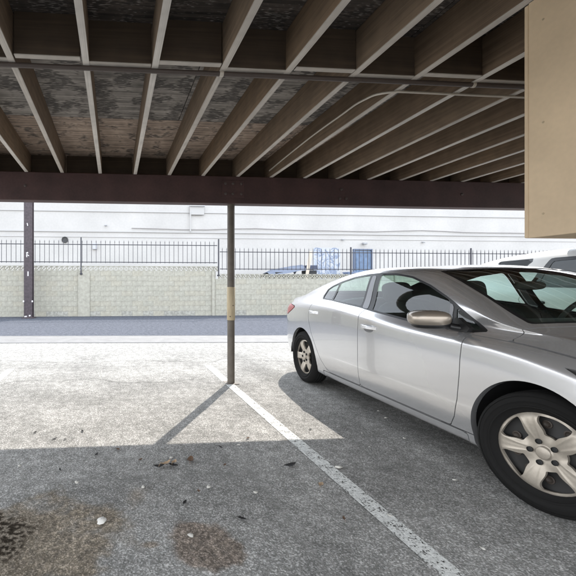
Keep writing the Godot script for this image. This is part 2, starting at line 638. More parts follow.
# one wheel, axis along +x outward; origin at the hub centre
func make_wheel(parent: Node3D, at: Vector3, out_dir: float, rad: float, rim: float, M: Dictionary, steer := 0.0) -> void:
	var w := Node3D.new()
	w.name = "wheel"
	parent.add_child(w, true)
	w.position = at
	w.rotation.y = (0.0 if out_dir > 0 else PI) + steer
	w.rotation.x = 0.35
	var t := MB.new()
	var hw := 0.098
	t.lathe([Vector2(rim - 0.012, -0.06), Vector2(rim, -0.08), Vector2(rim + 0.05, -hw), Vector2(rad - 0.03, -hw + 0.004), Vector2(rad - 0.008, -hw + 0.02), Vector2(rad, -0.05), Vector2(rad, 0.05), Vector2(rad - 0.008, hw - 0.018), Vector2(rad - 0.022, hw - 0.008), Vector2(rad - 0.0235, hw - 0.011), Vector2(rad - 0.026, hw - 0.008), Vector2(rad - 0.034, hw - 0.002), Vector2(rim + 0.052, hw), Vector2(rim + 0.050, hw + 0.0025), Vector2(rim + 0.046, hw + 0.0025), Vector2(rim + 0.044, hw - 0.001), Vector2(rim + 0.024, hw - 0.004), Vector2(rim + 0.022, hw + 0.000), Vector2(rim + 0.016, hw + 0.000), Vector2(rim + 0.012, hw - 0.010), Vector2(rim, hw - 0.018), Vector2(rim - 0.012, hw - 0.03)], Vector3.ZERO, Vector3.RIGHT, 56)
	part("tyre", t, M.rubber, w)
	var g := MB.new()
	for k in 3:
		var xx := -0.03 + 0.03 * k
		g.lathe([Vector2(rad + 0.0005, xx - 0.004), Vector2(rad + 0.0015, xx - 0.003), Vector2(rad + 0.0015, xx + 0.003), Vector2(rad + 0.0005, xx + 0.004)], Vector3.ZERO, Vector3.RIGHT, 48)
	part("tread_groove", g, M.black, w)
	var d := MB.new()
	d.lathe([Vector2(rim - 0.006, hw - 0.03), Vector2(rim - 0.02, 0.03), Vector2(0.12, 0.022), Vector2(0.07, 0.04), Vector2(0.0, 0.04)], Vector3.ZERO, Vector3.RIGHT, 40)
	var sd := part("steel_disc", d, M.steel_black, w)
	for k in 10:
		var a := TAU * (k + 0.5) / 10.0
		var e := MB.new()
		e.lathe([Vector2(0.021, 0.024), Vector2(0.021, 0.030), Vector2(0.015, 0.031), Vector2(0.012, 0.026), Vector2(0.0, 0.026)], Vector3(0, 0.142 * cos(a), 0.142 * sin(a)), Vector3.RIGHT, 14)
		part("disc_hole", e, M.rust, sd)
	# cover: a dished disc with five openings
	var c := MB.new()
	var soup := Soup.new()
	var nr := 22
	var na := 160
	var depth := func(r: float, a: float) -> Vector3:
		var spoke := cos(a * 5.0) # 1 on the middle of a spoke
		var k := smoothstep(0.05, 0.11, r) * smoothstep(rim - 0.002, rim - 0.035, r)
		var x := 0.062 + 0.026 * smoothstep(0.02, rim, r) - 0.03 * pow(clampf((r - 0.055) / (rim - 0.055), 0, 1), 4.0)
		x += k * 0.010 * spoke - k * 0.006 * smoothstep(0.55, 1.0, spoke)
		if r < 0.034: x += 0.006 * smoothstep(0.034, 0.028, r)
		return Vector3(x, r * cos(a), r * sin(a))
	for i in nr:
		for j in na:
			var r0 := 0.002 + (rim - 0.002) * i / nr
			var r1 := 0.002 + (rim - 0.002) * (i + 1) / nr
			var a0 := TAU * j / na
			var a1 := TAU * (j + 1) / na
			for tr in [[[r0, a0], [r1, a0], [r1, a1]], [[r0, a0], [r1, a1], [r0, a1]]]:
				for e in tr:
					var p: Vector3 = depth.call(e[0], e[1])
					var du: Vector3 = depth.call(e[0] + 0.002, e[1]) - p
					var dv: Vector3 = depth.call(e[0], e[1] + 0.01) - p
					var n := du.cross(dv).normalized()
					soup.put(p, n * signf(n.x), 0.0)
	var hole := func(p: Vector3, _v: float) -> float:
		var r := Vector2(p.y, p.z).length()
		var a := fposmod(atan2(p.z, p.y) + PI / 5.0 , TAU / 5.0) - PI / 5.0 # 0 on a spoke
		var off := (PI / 5.0 - absf(a)) * r # distance from the middle of an opening
		var half := lerpf(0.024, rim * 0.33, smoothstep(rim * 0.42, rim * 0.85, r))
		return maxf(off - half, maxf(rim * 0.43 - r, r - rim * 0.885))
	var res := split(soup, hole)
	var oo: Soup = res[1]
	for k in range(0, oo.P.size(), 3):
		c.tri(oo.P[k], oo.P[k + 1], oo.P[k + 2], oo.N[k], oo.N[k + 1], oo.N[k + 2])
	for gseg in res[2]:
		var n: Vector3 = (gseg[1] - gseg[0]).cross(Vector3.RIGHT)
		if n.length() > 1e-9:
			c.quad(gseg[0], gseg[1], gseg[1] - Vector3(0.016, 0, 0), gseg[0] - Vector3(0.016, 0, 0), n.normalized())
	part("wheel_cover", c, M.cover, w)
	var cap := MB.new()
	cap.lathe([Vector2(0.031, 0.068), Vector2(0.031, 0.0735), Vector2(0.028, 0.0755), Vector2(0.0, 0.0765)], Vector3.ZERO, Vector3.RIGHT, 24)
	part("hub_cap", cap, M.cover, w)
	for k in 5:
		var a := TAU * k / 5.0
		var l := MB.new()
		var o := Vector3(0.0, 0.056 * cos(a), 0.056 * sin(a))
		l.lathe([Vector2(0.0135, 0.066), Vector2(0.0135, 0.0745), Vector2(0.011, 0.0755), Vector2(0.011, 0.070), Vector2(0.0, 0.070)], o, Vector3.RIGHT, 16)
		part("lug_recess", l, M.black, w)

func ellipsoid(m: MB, c: Vector3, r: Vector3, pw := 1.0, nu := 24, nv := 16) -> void:
	var pt := func(i: int, j: int) -> Vector3:
		var a := TAU * i / nu
		var b := PI * j / nv - PI / 2
		var ca := signf(cos(a)) * pow(absf(cos(a)), pw)
		var sa := signf(sin(a)) * pow(absf(sin(a)), pw)
		var cb := pow(absf(cos(b)), pw)
		var sb := signf(sin(b)) * pow(absf(sin(b)), pw)
		return Vector3(ca * cb, sb, sa * cb)
	for i in nu:
		for j in nv:
			var q: Array[Vector3] = [pt.call(i, j), pt.call(i + 1, j), pt.call(i + 1, j + 1), pt.call(i, j + 1)]
			var n: Array[Vector3] = []
			for p in q:
				n.append((Vector3(signf(p.x) * pow(absf(p.x), 2.0 / pw - 1.0) / r.x, signf(p.y) * pow(absf(p.y), 2.0 / pw - 1.0) / r.y, signf(p.z) * pow(absf(p.z), 2.0 / pw - 1.0) / r.z)).normalized())
			m.tri(c + q[0] * r, c + q[1] * r, c + q[2] * r, n[0], n[1], n[2])
			m.tri(c + q[0] * r, c + q[2] * r, c + q[3] * r, n[0], n[2], n[3])

func make_seat(parent: Node3D, at: Vector3, M: Dictionary, wide := 0.5) -> void:
	var s := Node3D.new()
	s.name = "seat"
	parent.add_child(s, true)
	s.position = at
	var m := MB.new()
	ellipsoid(m, Vector3(0, 0.08, 0.0), Vector3(wide * 0.5, 0.11, 0.27), 0.5)
	part("cushion", m, M.fabric, s)
	m = MB.new()
	ellipsoid(m, Vector3.ZERO, Vector3(wide * 0.48, 0.32, 0.085), 0.5)
	part("backrest", m, M.fabric, s, Vector3(0, 0.38, -0.29), Basis(Vector3.RIGHT, -0.30))
	m = MB.new()
	ellipsoid(m, Vector3.ZERO, Vector3(0.135, 0.10, 0.055), 0.55)
	for k in [-0.05, 0.05]:
		m.tube([Vector3(k, -0.06, 0), Vector3(k, -0.2, 0.03)], 0.007, 6)
	part("headrest", m, M.fabric, s, Vector3(0, 0.77, -0.43), Basis(Vector3.RIGHT, -0.2))

func vec(a: Array) -> Vector3:
	return Vector3(a[0], a[1], a[2])

func box_f(s0: float, s1: float, y0: float, y1: float) -> Callable:
	return poly_f([Vector2(s0, y0), Vector2(s1, y0), Vector2(s1, y1), Vector2(s0, y1)])

# C: tables of one kind of car
func build_car(root: Node3D, C: Dictionary, M: Dictionary) -> void:
	var S := loft(C.tab, C.ts, C.vs, C.nu, C.nv)
	var body := MB.new()
	var inner := MB.new()
	var arch_segs := []
	for ax in [[C.front_axle, C.arch_f], [C.rear_axle, C.arch_r]]:
		var cx: float = ax[0]
		var rr: float = ax[1]
		var f := func(p: Vector3, v: float) -> float:
			if v > C.v_low: return 1.0
			if p.z < 0.45: return 1.0
			var dy: float = p.y - C.axle_y
			if dy < 0.0: return absf(p.x - cx) - rr - dy * 0.06
			return Vector2(p.x - cx, dy).length() - rr
		var r := split(S, f)
		S = r[1]
		arch_segs += r[2]
	for side in [-1.0, 1.0]:
		flange(body, arch_segs, side, 0.035, Vector3(0, 0, -1))
	# side glass
	var dl := split(S, func(p: Vector3, v: float) -> float: return C.dlo.call(p, v) if v > C.v_belt_lo and v < C.v_rail + 0.1 and p.z > 0.3 else 0.08)
	var G: Soup = dl[0]
	S = dl[1]
	var panes := []
	for pn in C.panes:
		var r := split(G, pn)
		panes.append(r[0])
		G = r[1]
	for pn in C.pillars:
		var r := split(G, pn)
		G = r[1]
		for side in [-1.0, 1.0]:
			var gm := MB.new()
			soup_into(gm, r[0], side, 0.0015)
			flange(gm, r[2], side, 0.01)
			part("pillar_cover", gm, M.pillar, root)
	# end glass
	for e in C.end_glass:
		var f: Callable = e[1]
		var r := split(S, f)
		S = r[1]
		var r2 := split(r[0], func(p: Vector3, v: float) -> float: return f.call(p, v) + 0.022)
		var gm := MB.new()
		var tm := MB.new()
		for side in [-1.0, 1.0]:
			soup_into(gm, r2[0], side, -0.003)
			soup_into(tm, r2[1], side, -0.002)
			flange(tm, r[2], side, 0.01)
		var o := part(e[0], gm, M.glass, root)
		part("black_edging", tm, M.trim, o)
	for i in panes.size():
		for side in [-1.0, 1.0]:
			var gm := MB.new()
			soup_into(gm, panes[i], side, -0.005)
			part("side_window", gm, M.dark_glass if C.dark_panes.has(i) else M.glass, root)
	for side in [-1.0, 1.0]:
		var tm := MB.new()
		soup_into(tm, G, side, -0.001)
		flange(tm, dl[2], side, 0.012)
		part("window_trim", tm, M.trim, root)
	# shut panels
	for e in C.panels:
		var f: Callable = e[1]
		var g := 0.003
		var a := split(S, func(p: Vector3, v: float) -> float: return f.call(p, v) + g)
		var b := split(a[1], func(p: Vector3, v: float) -> float: return f.call(p, v) - g)
		S = b[1]
		if e[2]:
			for side in [-1.0, 1.0]:
				var pm := MB.new()
				soup_into(pm, a[0], side, e[4])
				flange(pm, a[2], side, 0.014)
				var o := part(e[0], pm, M[e[3]], root)
				if e[0] == "door":
					e.append(o)
				soup_into(inner, a[0], side, -0.02, true)
		else:
			var pm := MB.new()
			for side in [-1.0, 1.0]:
				soup_into(pm, a[0], side, e[4])
				flange(pm, a[2], side, 0.014)
				soup_into(inner, a[0], side, -0.02, true)
			part(e[0], pm, M[e[3]], root)
		for side in [-1.0, 1.0]:
			flange(body, b[2], side, 0.014)
			soup_into(inner, b[0], side, -0.013)
	for side in [-1.0, 1.0]:
		soup_into(body, S, side)
		soup_into(inner, S, side, -0.02, true)
	part("body", body, M.paint, root)
	part("inner_lining", inner, M.lining, root)
	# floor, wheel housings
	var fl := MB.new()
	fl.box(Vector3(0, 0.235, -(C.front_axle + C.rear_axle) * 0.5), Vector3(1.30, 0.05, C.floor_len), 0.02)
	fl.box(Vector3(0, 0.225, -(C.front_axle + C.rear_axle) * 0.5), Vector3(C.half * 2.0 - 0.16, 0.05, C.rear_axle - C.front_axle - 0.84), 0.02)
	part("underbody", fl, M.black, root)
	for ax in [[C.front_axle, C.arch_f], [C.rear_axle, C.arch_r]]:
		for side in [-1.0, 1.0]:
			var lm := MB.new()
			var n := 20
			for k in n:
				var a0 := PI * k / n
				var a1 := PI * (k + 1) / n
				var q := []
				for aa in [a0, a1]:
					q.append(Vector2(cos(aa), sin(aa)) * (ax[1] + 0.012))
				for xx in [[0.45, C.half - 0.035]]:
					lm.quad(Vector3(side * xx[0], C.axle_y + q[0].y, -ax[0] - q[0].x), Vector3(side * xx[0], C.axle_y + q[1].y, -ax[0] - q[1].x), Vector3(side * xx[1], C.axle_y + q[1].y, -ax[0] - q[1].x), Vector3(side * xx[1], C.axle_y + q[0].y, -ax[0] - q[0].x), Vector3(0, -(q[0].y + q[1].y), q[0].x + q[1].x).normalized())
				lm.tri(Vector3(side * 0.45, C.axle_y, -ax[0]), Vector3(side * 0.45, C.axle_y + q[0].y, -ax[0] - q[0].x), Vector3(side * 0.45, C.axle_y + q[1].y, -ax[0] - q[1].x), Vector3(side, 0, 0), Vector3(side, 0, 0), Vector3(side, 0, 0))
			part("wheel_housing", lm, M.black, root)
			make_wheel(root, Vector3(side * (C.half - 0.115), C.wheel_r, -ax[0]), side, C.wheel_r, C.rim_r, M, C.steer if ax[0] < 1.0 else 0.0)

func sedan_tables() -> Dictionary:
	var vs := [0.0, 0.07, 0.16, 0.46, 0.62, 0.74, 0.82, 1.26, 1.58, 1.92]
	var tab := []
	# rails: sill inside, sill, lower door, widest, crease, shoulder, belt / wing edge, roof rail / bonnet, roof, middle
	tab.append([Vector3(-0.76, 0.19, 0), Vector3(-0.80, 0.20, 0), Vector3(-0.84, 0.28, 0), Vector3(-0.87, 0.46, 0), Vector3(-0.87, 0.54, 0), Vector3(-0.86, 0.60, 0), Vector3(-0.85, 0.65, 0), Vector3(-0.82, 0.69, 0), Vector3(-0.80, 0.705, 0), Vector3(-0.78, 0.715, 0)])
	tab.append([Vector3(-0.70, 0.19, 0.42), Vector3(-0.74, 0.20, 0.44), Vector3(-0.78, 0.28, 0.46), Vector3(-0.81, 0.46, 0.47), Vector3(-0.80, 0.54, 0.47), Vector3(-0.78, 0.60, 0.46), Vector3(-0.76, 0.65, 0.45), Vector3(-0.72, 0.70, 0.38), Vector3(-0.71, 0.73, 0.22), Vector3(-0.70, 0.745, 0)])
	tab.append([Vector3(-0.54, 0.19, 0.66), Vector3(-0.57, 0.20, 0.70), Vector3(-0.60, 0.28, 0.73), Vector3(-0.62, 0.46, 0.76), Vector3(-0.61, 0.57, 0.755), Vector3(-0.59, 0.65, 0.74), Vector3(-0.56, 0.71, 0.69), Vector3(-0.55, 0.775, 0.52), Vector3(-0.55, 0.81, 0.28), Vector3(-0.55, 0.825, 0)])
	tab.append(st(-0.34, [0.72, 0.80, 0.835, 0.865, 0.86, 0.835, 0.765, 0.585, 0.315, 0], [0.18, 0.195, 0.275, 0.49, 0.63, 0.725, 0.785, 0.845, 0.885, 0.90]))
	tab.append(st(-0.02, [0.74, 0.825, 0.858, 0.888, 0.884, 0.858, 0.792, 0.64, 0.34, 0], [0.17, 0.185, 0.265, 0.54, 0.70, 0.795, 0.842, 0.905, 0.955, 0.972]))
	tab.append(st(0.14, [0.74, 0.828, 0.86, 0.889, 0.885, 0.861, 0.797, 0.705, 0.37, 0], [0.17, 0.185, 0.265, 0.55, 0.725, 0.815, 0.858, 0.932, 1.005, 1.02]))
	tab.append(st(0.30, [0.74, 0.832, 0.862, 0.89, 0.886, 0.864, 0.802, 0.725, 0.38, 0], [0.17, 0.185, 0.265, 0.55, 0.74, 0.828, 0.868, 0.975, 1.065, 1.083]))
	tab.append(st(0.60, [0.74, 0.836, 0.864, 0.89, 0.887, 0.867, 0.812, 0.675, 0.36, 0], [0.17, 0.185, 0.265, 0.55, 0.755, 0.838, 0.876, 1.105, 1.182, 1.20]))
	tab.append(st(1.0, [0.74, 0.836, 0.864, 0.89, 0.888, 0.87, 0.82, 0.615, 0.34, 0], [0.17, 0.185, 0.265, 0.55, 0.775, 0.858, 0.896, 1.250, 1.305, 1.322]))
	tab.append(st(1.5, [0.74, 0.836, 0.864, 0.89, 0.888, 0.872, 0.824, 0.605, 0.335, 0], [0.17, 0.185, 0.265, 0.55, 0.805, 0.905, 0.945, 1.308, 1.340, 1.350]))
	tab.append(st(2.0, [0.74, 0.836, 0.864, 0.89, 0.888, 0.87, 0.822, 0.605, 0.335, 0], [0.17, 0.185, 0.265, 0.555, 0.83, 0.945, 0.990, 1.298, 1.326, 1.334]))
	tab.append(st(2.4, [0.73, 0.83, 0.86, 0.889, 0.886, 0.862, 0.808, 0.615, 0.345, 0], [0.17, 0.19, 0.27, 0.56, 0.84, 0.955, 1.005, 1.230, 1.27, 1.283]))
	tab.append(st(2.7, [0.72, 0.82, 0.85, 0.882, 0.876, 0.848, 0.792, 0.64, 0.36, 0], [0.18, 0.20, 0.28, 0.57, 0.84, 0.95, 1.0, 1.150, 1.20, 1.213]))
	tab.append(st(3.0, [0.68, 0.785, 0.825, 0.857, 0.848, 0.82, 0.77, 0.655, 0.38, 0], [0.20, 0.22, 0.30, 0.58, 0.83, 0.93, 0.975, 1.05, 1.095, 1.108]))
	tab.append(st(3.25, [0.62, 0.73, 0.78, 0.815, 0.806, 0.78, 0.738, 0.645, 0.38, 0], [0.22, 0.24, 0.32, 0.58, 0.82, 0.905, 0.945, 1.01, 1.045, 1.055]))
	tab.append([Vector3(3.34, 0.24, 0.52), Vector3(3.40, 0.26, 0.62), Vector3(3.45, 0.34, 0.67), Vector3(3.48, 0.58, 0.70), Vector3(3.47, 0.78, 0.70), Vector3(3.46, 0.865, 0.685), Vector3(3.45, 0.915, 0.655), Vector3(3.44, 0.985, 0.58), Vector3(3.45, 1.025, 0.35), Vector3(3.46, 1.035, 0)])
	tab.append([Vector3(3.42, 0.25, 0.32), Vector3(3.50, 0.27, 0.37), Vector3(3.555, 0.35, 0.40), Vector3(3.59, 0.58, 0.42), Vector3(3.58, 0.76, 0.42), Vector3(3.57, 0.85, 0.41), Vector3(3.56, 0.92, 0.40), Vector3(3.54, 0.985, 0.36), Vector3(3.54, 1.02, 0.22), Vector3(3.54, 1.03, 0)])
	tab.append([Vector3(3.45, 0.25, 0), Vector3(3.54, 0.27, 0), Vector3(3.60, 0.35, 0), Vector3(3.63, 0.58, 0), Vector3(3.62, 0.76, 0), Vector3(3.61, 0.85, 0), Vector3(3.60, 0.93, 0), Vector3(3.58, 0.99, 0), Vector3(3.57, 1.015, 0), Vector3(3.56, 1.025, 0)])
	for row in tab:
		var lo: Vector3 = row[2].lerp(row[3], 0.36)
		row.insert(3, Vector3(lo.x, lo.y, lo.z + 0.011 * minf(1.0, lo.z)))
	vs.insert(3, 0.268)
	var ts := [0.0, 0.46, 0.80, 1.10, 1.42, 1.58, 1.74, 2.04, 2.44, 2.94, 3.44, 3.84, 4.14, 4.45, 4.71, 4.97, 5.27, 5.69]
	var dlo := poly_f([Vector2(0.365, 0.890), Vector2(0.47, 0.873), Vector2(0.64, 0.876), Vector2(1.025, 0.900), Vector2(1.43, 0.943), Vector2(1.62, 0.967), Vector2(2.14, 1.010), Vector2(2.345, 1.018), Vector2(2.375, 1.06), Vector2(2.365, 1.128), Vector2(2.29, 1.168), Vector2(2.15, 1.212), Vector2(1.95, 1.255), Vector2(1.73, 1.279), Vector2(1.54, 1.285), Vector2(1.36, 1.275), Vector2(1.157, 1.243), Vector2(0.943, 1.176), Vector2(0.754, 1.097), Vector2(0.674, 1.060)], 0.002)
	var panes := [
		poly_f([Vector2(2.335, 1.030), Vector2(2.352, 1.065), Vector2(2.345, 1.118), Vector2(2.28, 1.154), Vector2(2.168, 1.190), Vector2(2.145, 1.022)]),
		poly_f([Vector2(2.115, 1.020), Vector2(2.14, 1.197), Vector2(1.95, 1.240), Vector2(1.73, 1.264), Vector2(1.69, 1.266), Vector2(1.615, 0.980)]),
		poly_f([Vector2(1.44, 0.956), Vector2(1.54, 1.273), Vector2(1.36, 1.263), Vector2(1.157, 1.231), Vector2(0.943, 1.164), Vector2(0.754, 1.085), Vector2(0.705, 1.064), Vector2(0.665, 0.892), Vector2(1.025, 0.914)]),
		poly_f([Vector2(0.635, 1.022), Vector2(0.408, 0.897), Vector2(0.47, 0.888), Vector2(0.60, 0.890)])]
	var wind := func(p: Vector3, v: float) -> float:
		if v < 0.9 or p.x > 1.3 or p.x < -0.2: return 0.1
		var base := p.x - (0.0 + 0.20 * pow(p.z / 0.70, 2.0))
		var head := (0.93 + 0.09 * pow(p.z / 0.55, 2.0)) - p.x
		var rail := lerpf(0.695, 0.545, clampf((p.x - 0.2) / 0.8, 0.0, 1.0)) - p.z
		return -minf(base, minf(head, rail))
	var rear := func(p: Vector3, v: float) -> float:
		if v < 0.9 or p.x < 2.2: return 0.1
		var head := p.x - (2.32 - 0.05 * pow(p.z / 0.5, 2.0))
		var base := (3.08 - 0.06 * pow(p.z / 0.6, 2.0)) - p.x
		var rail := lerpf(0.545, 0.60, clampf((p.x - 2.3) / 0.8, 0.0, 1.0)) - p.z
		return -minf(base, minf(head, rail))
	var below := func(f: Callable) -> Callable:
		return func(p: Vector3, v: float) -> float: return f.call(p, v) if v < 1.1 else 0.08
	var fdoor: Callable = below.call(poly_f([Vector2(0.545, 0.258), Vector2(0.50, 0.33), Vector2(0.466, 0.45), Vector2(0.448, 0.62), Vector2(0.441, 0.80), Vector2(0.443, 0.93), Vector2(1.525, 1.0), Vector2(1.525, 0.258)]))
	var rdoor: Callable = below.call(poly_f([Vector2(1.525, 0.258), Vector2(1.525, 1.04), Vector2(2.36, 1.08), Vector2(2.40, 1.01), Vector2(2.47, 0.93), Vector2(2.495, 0.86), Vector2(2.485, 0.77), Vector2(2.416, 0.626), Vector2(2.32, 0.50), Vector2(2.21, 0.358), Vector2(2.12, 0.285), Vector2(2.06, 0.258)]))
	var sill := func(p: Vector3, v: float) -> float:
		return maxf(maxf(0.42 - p.x, p.x - 2.20), v - 0.145) if v < 0.4 else 0.08
	var hood := func(p: Vector3, v: float) -> float:
		var zed := 0.60 if v < 0.8 else 0.0
		return maxf(maxf(0.805 - v, p.x - (-0.035 + 0.185 * pow(p.z / 0.70, 2.0))), -0.73 + 0.30 * p.z * p.z - p.x) + zed
	var lid := func(p: Vector3, v: float) -> float:
		return maxf(maxf(1.27 - v if p.x < 3.4 else 0.86 - v, (3.12 - 0.06 * pow(p.z / 0.6, 2.0)) - p.x), p.z - 0.60)
	var tail := poly_f([Vector2(2.93, 0.905), Vector2(3.20, 0.925), Vector2(3.45, 0.925), Vector2(3.64, 0.92), Vector2(3.64, 0.79), Vector2(3.40, 0.775), Vector2(3.22, 0.785), Vector2(3.05, 0.85)])
	var lampf := poly_f([Vector2(-0.10, 0.772), Vector2(-0.30, 0.755), Vector2(-0.56, 0.70), Vector2(-0.80, 0.64), Vector2(-0.80, 0.565), Vector2(-0.62, 0.57), Vector2(-0.42, 0.635), Vector2(-0.20, 0.735)])
	var grille := func(p: Vector3, v: float) -> float:
		if p.x > -0.6: return 0.08
		return maxf(absf(p.y - 0.575) - 0.045, p.z - 0.42)
	var intake := func(p: Vector3, v: float) -> float:
		if p.x > -0.6: return 0.08
		return maxf(absf(p.y - 0.33) - 0.06, p.z - 0.50)
	return {
		"tab": tab, "ts": ts, "vs": vs, "nu": 210, "nv": 76, "front_axle": 0.02, "rear_axle": 2.68, "steer": 0.24, "axle_y": 0.305, "arch_f": 0.362, "arch_r": 0.355, "wheel_r": 0.308, "rim_r": 0.213, "half": 0.885, "floor_len": 4.0,
		"v_low": 0.72, "v_belt_lo": 0.7, "v_rail": 1.26, "dlo": dlo, "panes": panes, "dark_panes": [], "pillars": [poly_f([Vector2(1.585, 0.968), Vector2(1.655, 1.262), Vector2(1.60, 1.262), Vector2(1.50, 0.955)]), poly_f([Vector2(0.700, 1.052), Vector2(0.662, 1.035), Vector2(0.632, 0.885), Vector2(0.658, 0.885)])],
		"end_glass": [["windscreen", wind], ["rear_window", rear]],
		"panels": [["door", fdoor, true, "paint", 0.0], ["door", rdoor, true, "paint", 0.0], ["sill", sill, true, "paint", -0.004], ["headlamp", func(p, v): return lampf.call(p, v) if p.z > 0.44 else 0.08, true, "lamp", 0.003], ["wing", func(p, v): return maxf(maxf(v - 0.80, 0.15 - v), maxf(p.x - 0.62, -0.37 - p.x)) if p.x < 0.7 else 0.08, true, "paint", 0.0], ["bonnet", hood, false, "paint", 0.0], ["tail_lamp", func(p, v): return tail.call(p, v) if v < 1.2 and p.z > 0.36 else 0.08, true, "red", 0.004], ["boot_lid", lid, false, "paint", 0.0], ["grille", grille, false, "black", -0.01], ["intake", intake, false, "black", -0.015]],
	}

func suv_tables() -> Dictionary:
	var vs := [0.0, 0.07, 0.16, 0.46, 0.70, 0.88, 0.98, 1.44, 1.78, 2.14]
	var tab := []
	tab.append([Vector3(-0.72, 0.24, 0), Vector3(-0.78, 0.26, 0), Vector3(-0.82, 0.36, 0), Vector3(-0.85, 0.58, 0), Vector3(-0.85, 0.68, 0), Vector3(-0.84, 0.78, 0), Vector3(-0.82, 0.86, 0), Vector3(-0.76, 0.92, 0), Vector3(-0.74, 0.935, 0), Vector3(-0.72, 0.94, 0)])
	tab.append([Vector3(-0.66, 0.24, 0.44), Vector3(-0.72, 0.26, 0.46), Vector3(-0.76, 0.36, 0.48), Vector3(-0.79, 0.58, 0.50), Vector3(-0.79, 0.68, 0.50), Vector3(-0.77, 0.78, 0.49), Vector3(-0.74, 0.86, 0.47), Vector3(-0.68, 0.93, 0.40), Vector3(-0.66, 0.95, 0.24), Vector3(-0.65, 0.955, 0)])
	tab.append([Vector3(-0.50, 0.24, 0.70), Vector3(-0.55, 0.26, 0.74), Vector3(-0.58, 0.36, 0.77), Vector3(-0.60, 0.58, 0.80), Vector3(-0.60, 0.72, 0.80), Vector3(-0.58, 0.83, 0.78), Vector3(-0.55, 0.90, 0.72), Vector3(-0.54, 0.965, 0.55), Vector3(-0.54, 0.99, 0.30), Vector3(-0.54, 1.0, 0)])
	tab.append(st(-0.30, [0.76, 0.85, 0.88, 0.905, 0.90, 0.875, 0.80, 0.61, 0.33, 0], [0.24, 0.26, 0.36, 0.60, 0.78, 0.91, 0.97, 1.02, 1.05, 1.06]))
	tab.append(st(0.05, [0.77, 0.865, 0.895, 0.918, 0.914, 0.89, 0.82, 0.65, 0.35, 0], [0.23, 0.25, 0.35, 0.62, 0.82, 0.95, 1.01, 1.07, 1.10, 1.11]))
	tab.append(st(0.35, [0.77, 0.87, 0.897, 0.92, 0.916, 0.894, 0.835, 0.74, 0.40, 0], [0.23, 0.25, 0.35, 0.62, 0.84, 0.975, 1.03, 1.12, 1.22, 1.24]))
	tab.append(st(0.75, [0.77, 0.87, 0.897, 0.92, 0.917, 0.897, 0.845, 0.71, 0.39, 0], [0.23, 0.25, 0.35, 0.62, 0.85, 0.99, 1.05, 1.33, 1.45, 1.47]))
	tab.append(st(1.15, [0.77, 0.87, 0.897, 0.92, 0.918, 0.90, 0.85, 0.66, 0.37, 0], [0.23, 0.25, 0.35, 0.62, 0.86, 1.0, 1.06, 1.49, 1.58, 1.60]))
	tab.append(st(1.6, [0.77, 0.87, 0.897, 0.92, 0.918, 0.90, 0.852, 0.65, 0.36, 0], [0.23, 0.25, 0.35, 0.62, 0.87, 1.01, 1.07, 1.55, 1.62, 1.635]))
	tab.append(st(2.1, [0.77, 0.87, 0.897, 0.92, 0.918, 0.90, 0.852, 0.655, 0.365, 0], [0.23, 0.25, 0.35, 0.62, 0.88, 1.025, 1.09, 1.56, 1.625, 1.64]))
	tab.append(st(2.6, [0.76, 0.86, 0.89, 0.916, 0.912, 0.894, 0.845, 0.67, 0.375, 0], [0.24, 0.26, 0.36, 0.63, 0.89, 1.05, 1.12, 1.54, 1.60, 1.615]))
	tab.append(st(3.0, [0.74, 0.84, 0.875, 0.90, 0.894, 0.872, 0.825, 0.69, 0.39, 0], [0.26, 0.28, 0.38, 0.64, 0.89, 1.07, 1.15, 1.49, 1.55, 1.565]))
	tab.append(st(3.25, [0.68, 0.79, 0.83, 0.86, 0.852, 0.83, 0.79, 0.685, 0.39, 0], [0.28, 0.31, 0.40, 0.64, 0.88, 1.07, 1.15, 1.43, 1.49, 1.505]))
	tab.append([Vector3(3.38, 0.30, 0.56), Vector3(3.45, 0.33, 0.66), Vector3(3.50, 0.42, 0.71), Vector3(3.53, 0.65, 0.745), Vector3(3.52, 0.87, 0.74), Vector3(3.49, 1.05, 0.72), Vector3(3.46, 1.14, 0.70), Vector3(3.36, 1.385, 0.635), Vector3(3.37, 1.45, 0.38), Vector3(3.38, 1.465, 0)])
	tab.append([Vector3(3.44, 0.30, 0.36), Vector3(3.54, 0.33, 0.42), Vector3(3.60, 0.42, 0.46), Vector3(3.63, 0.65, 0.48), Vector3(3.62, 0.87, 0.48), Vector3(3.58, 1.05, 0.47), Vector3(3.55, 1.14, 0.46), Vector3(3.42, 1.37, 0.41), Vector3(3.41, 1.43, 0.25), Vector3(3.41, 1.445, 0)])
	tab.append([Vector3(3.47, 0.30, 0), Vector3(3.57, 0.33, 0), Vector3(3.63, 0.42, 0), Vector3(3.66, 0.65, 0), Vector3(3.65, 0.87, 0), Vector3(3.61, 1.05, 0), Vector3(3.58, 1.14, 0), Vector3(3.45, 1.37, 0), Vector3(3.43, 1.42, 0), Vector3(3.425, 1.435, 0)])
	var ts := [0.0, 0.46, 0.82, 1.12, 1.47, 1.77, 2.17, 2.57, 3.02, 3.52, 4.02, 4.42, 4.67, 4.95, 5.25, 5.72]
	var panes := [
		poly_f([Vector2(2.84, 1.475), Vector2(2.44, 1.485), Vector2(2.56, 1.345), Vector2(2.72, 1.345)], 0.01),
		poly_f([Vector2(2.31, 1.12), Vector2(2.20, 1.46), Vector2(1.55, 1.49), Vector2(1.55, 1.10)]),
		poly_f([Vector2(1.46, 1.10), Vector2(1.46, 1.485), Vector2(1.15, 1.43), Vector2(0.70, 1.22), Vector2(0.55, 1.08)])]
	var dlo_a := poly_f([Vector2(2.84, 1.475), Vector2(2.44, 1.485), Vector2(2.56, 1.345), Vector2(2.72, 1.345)], 0.022)
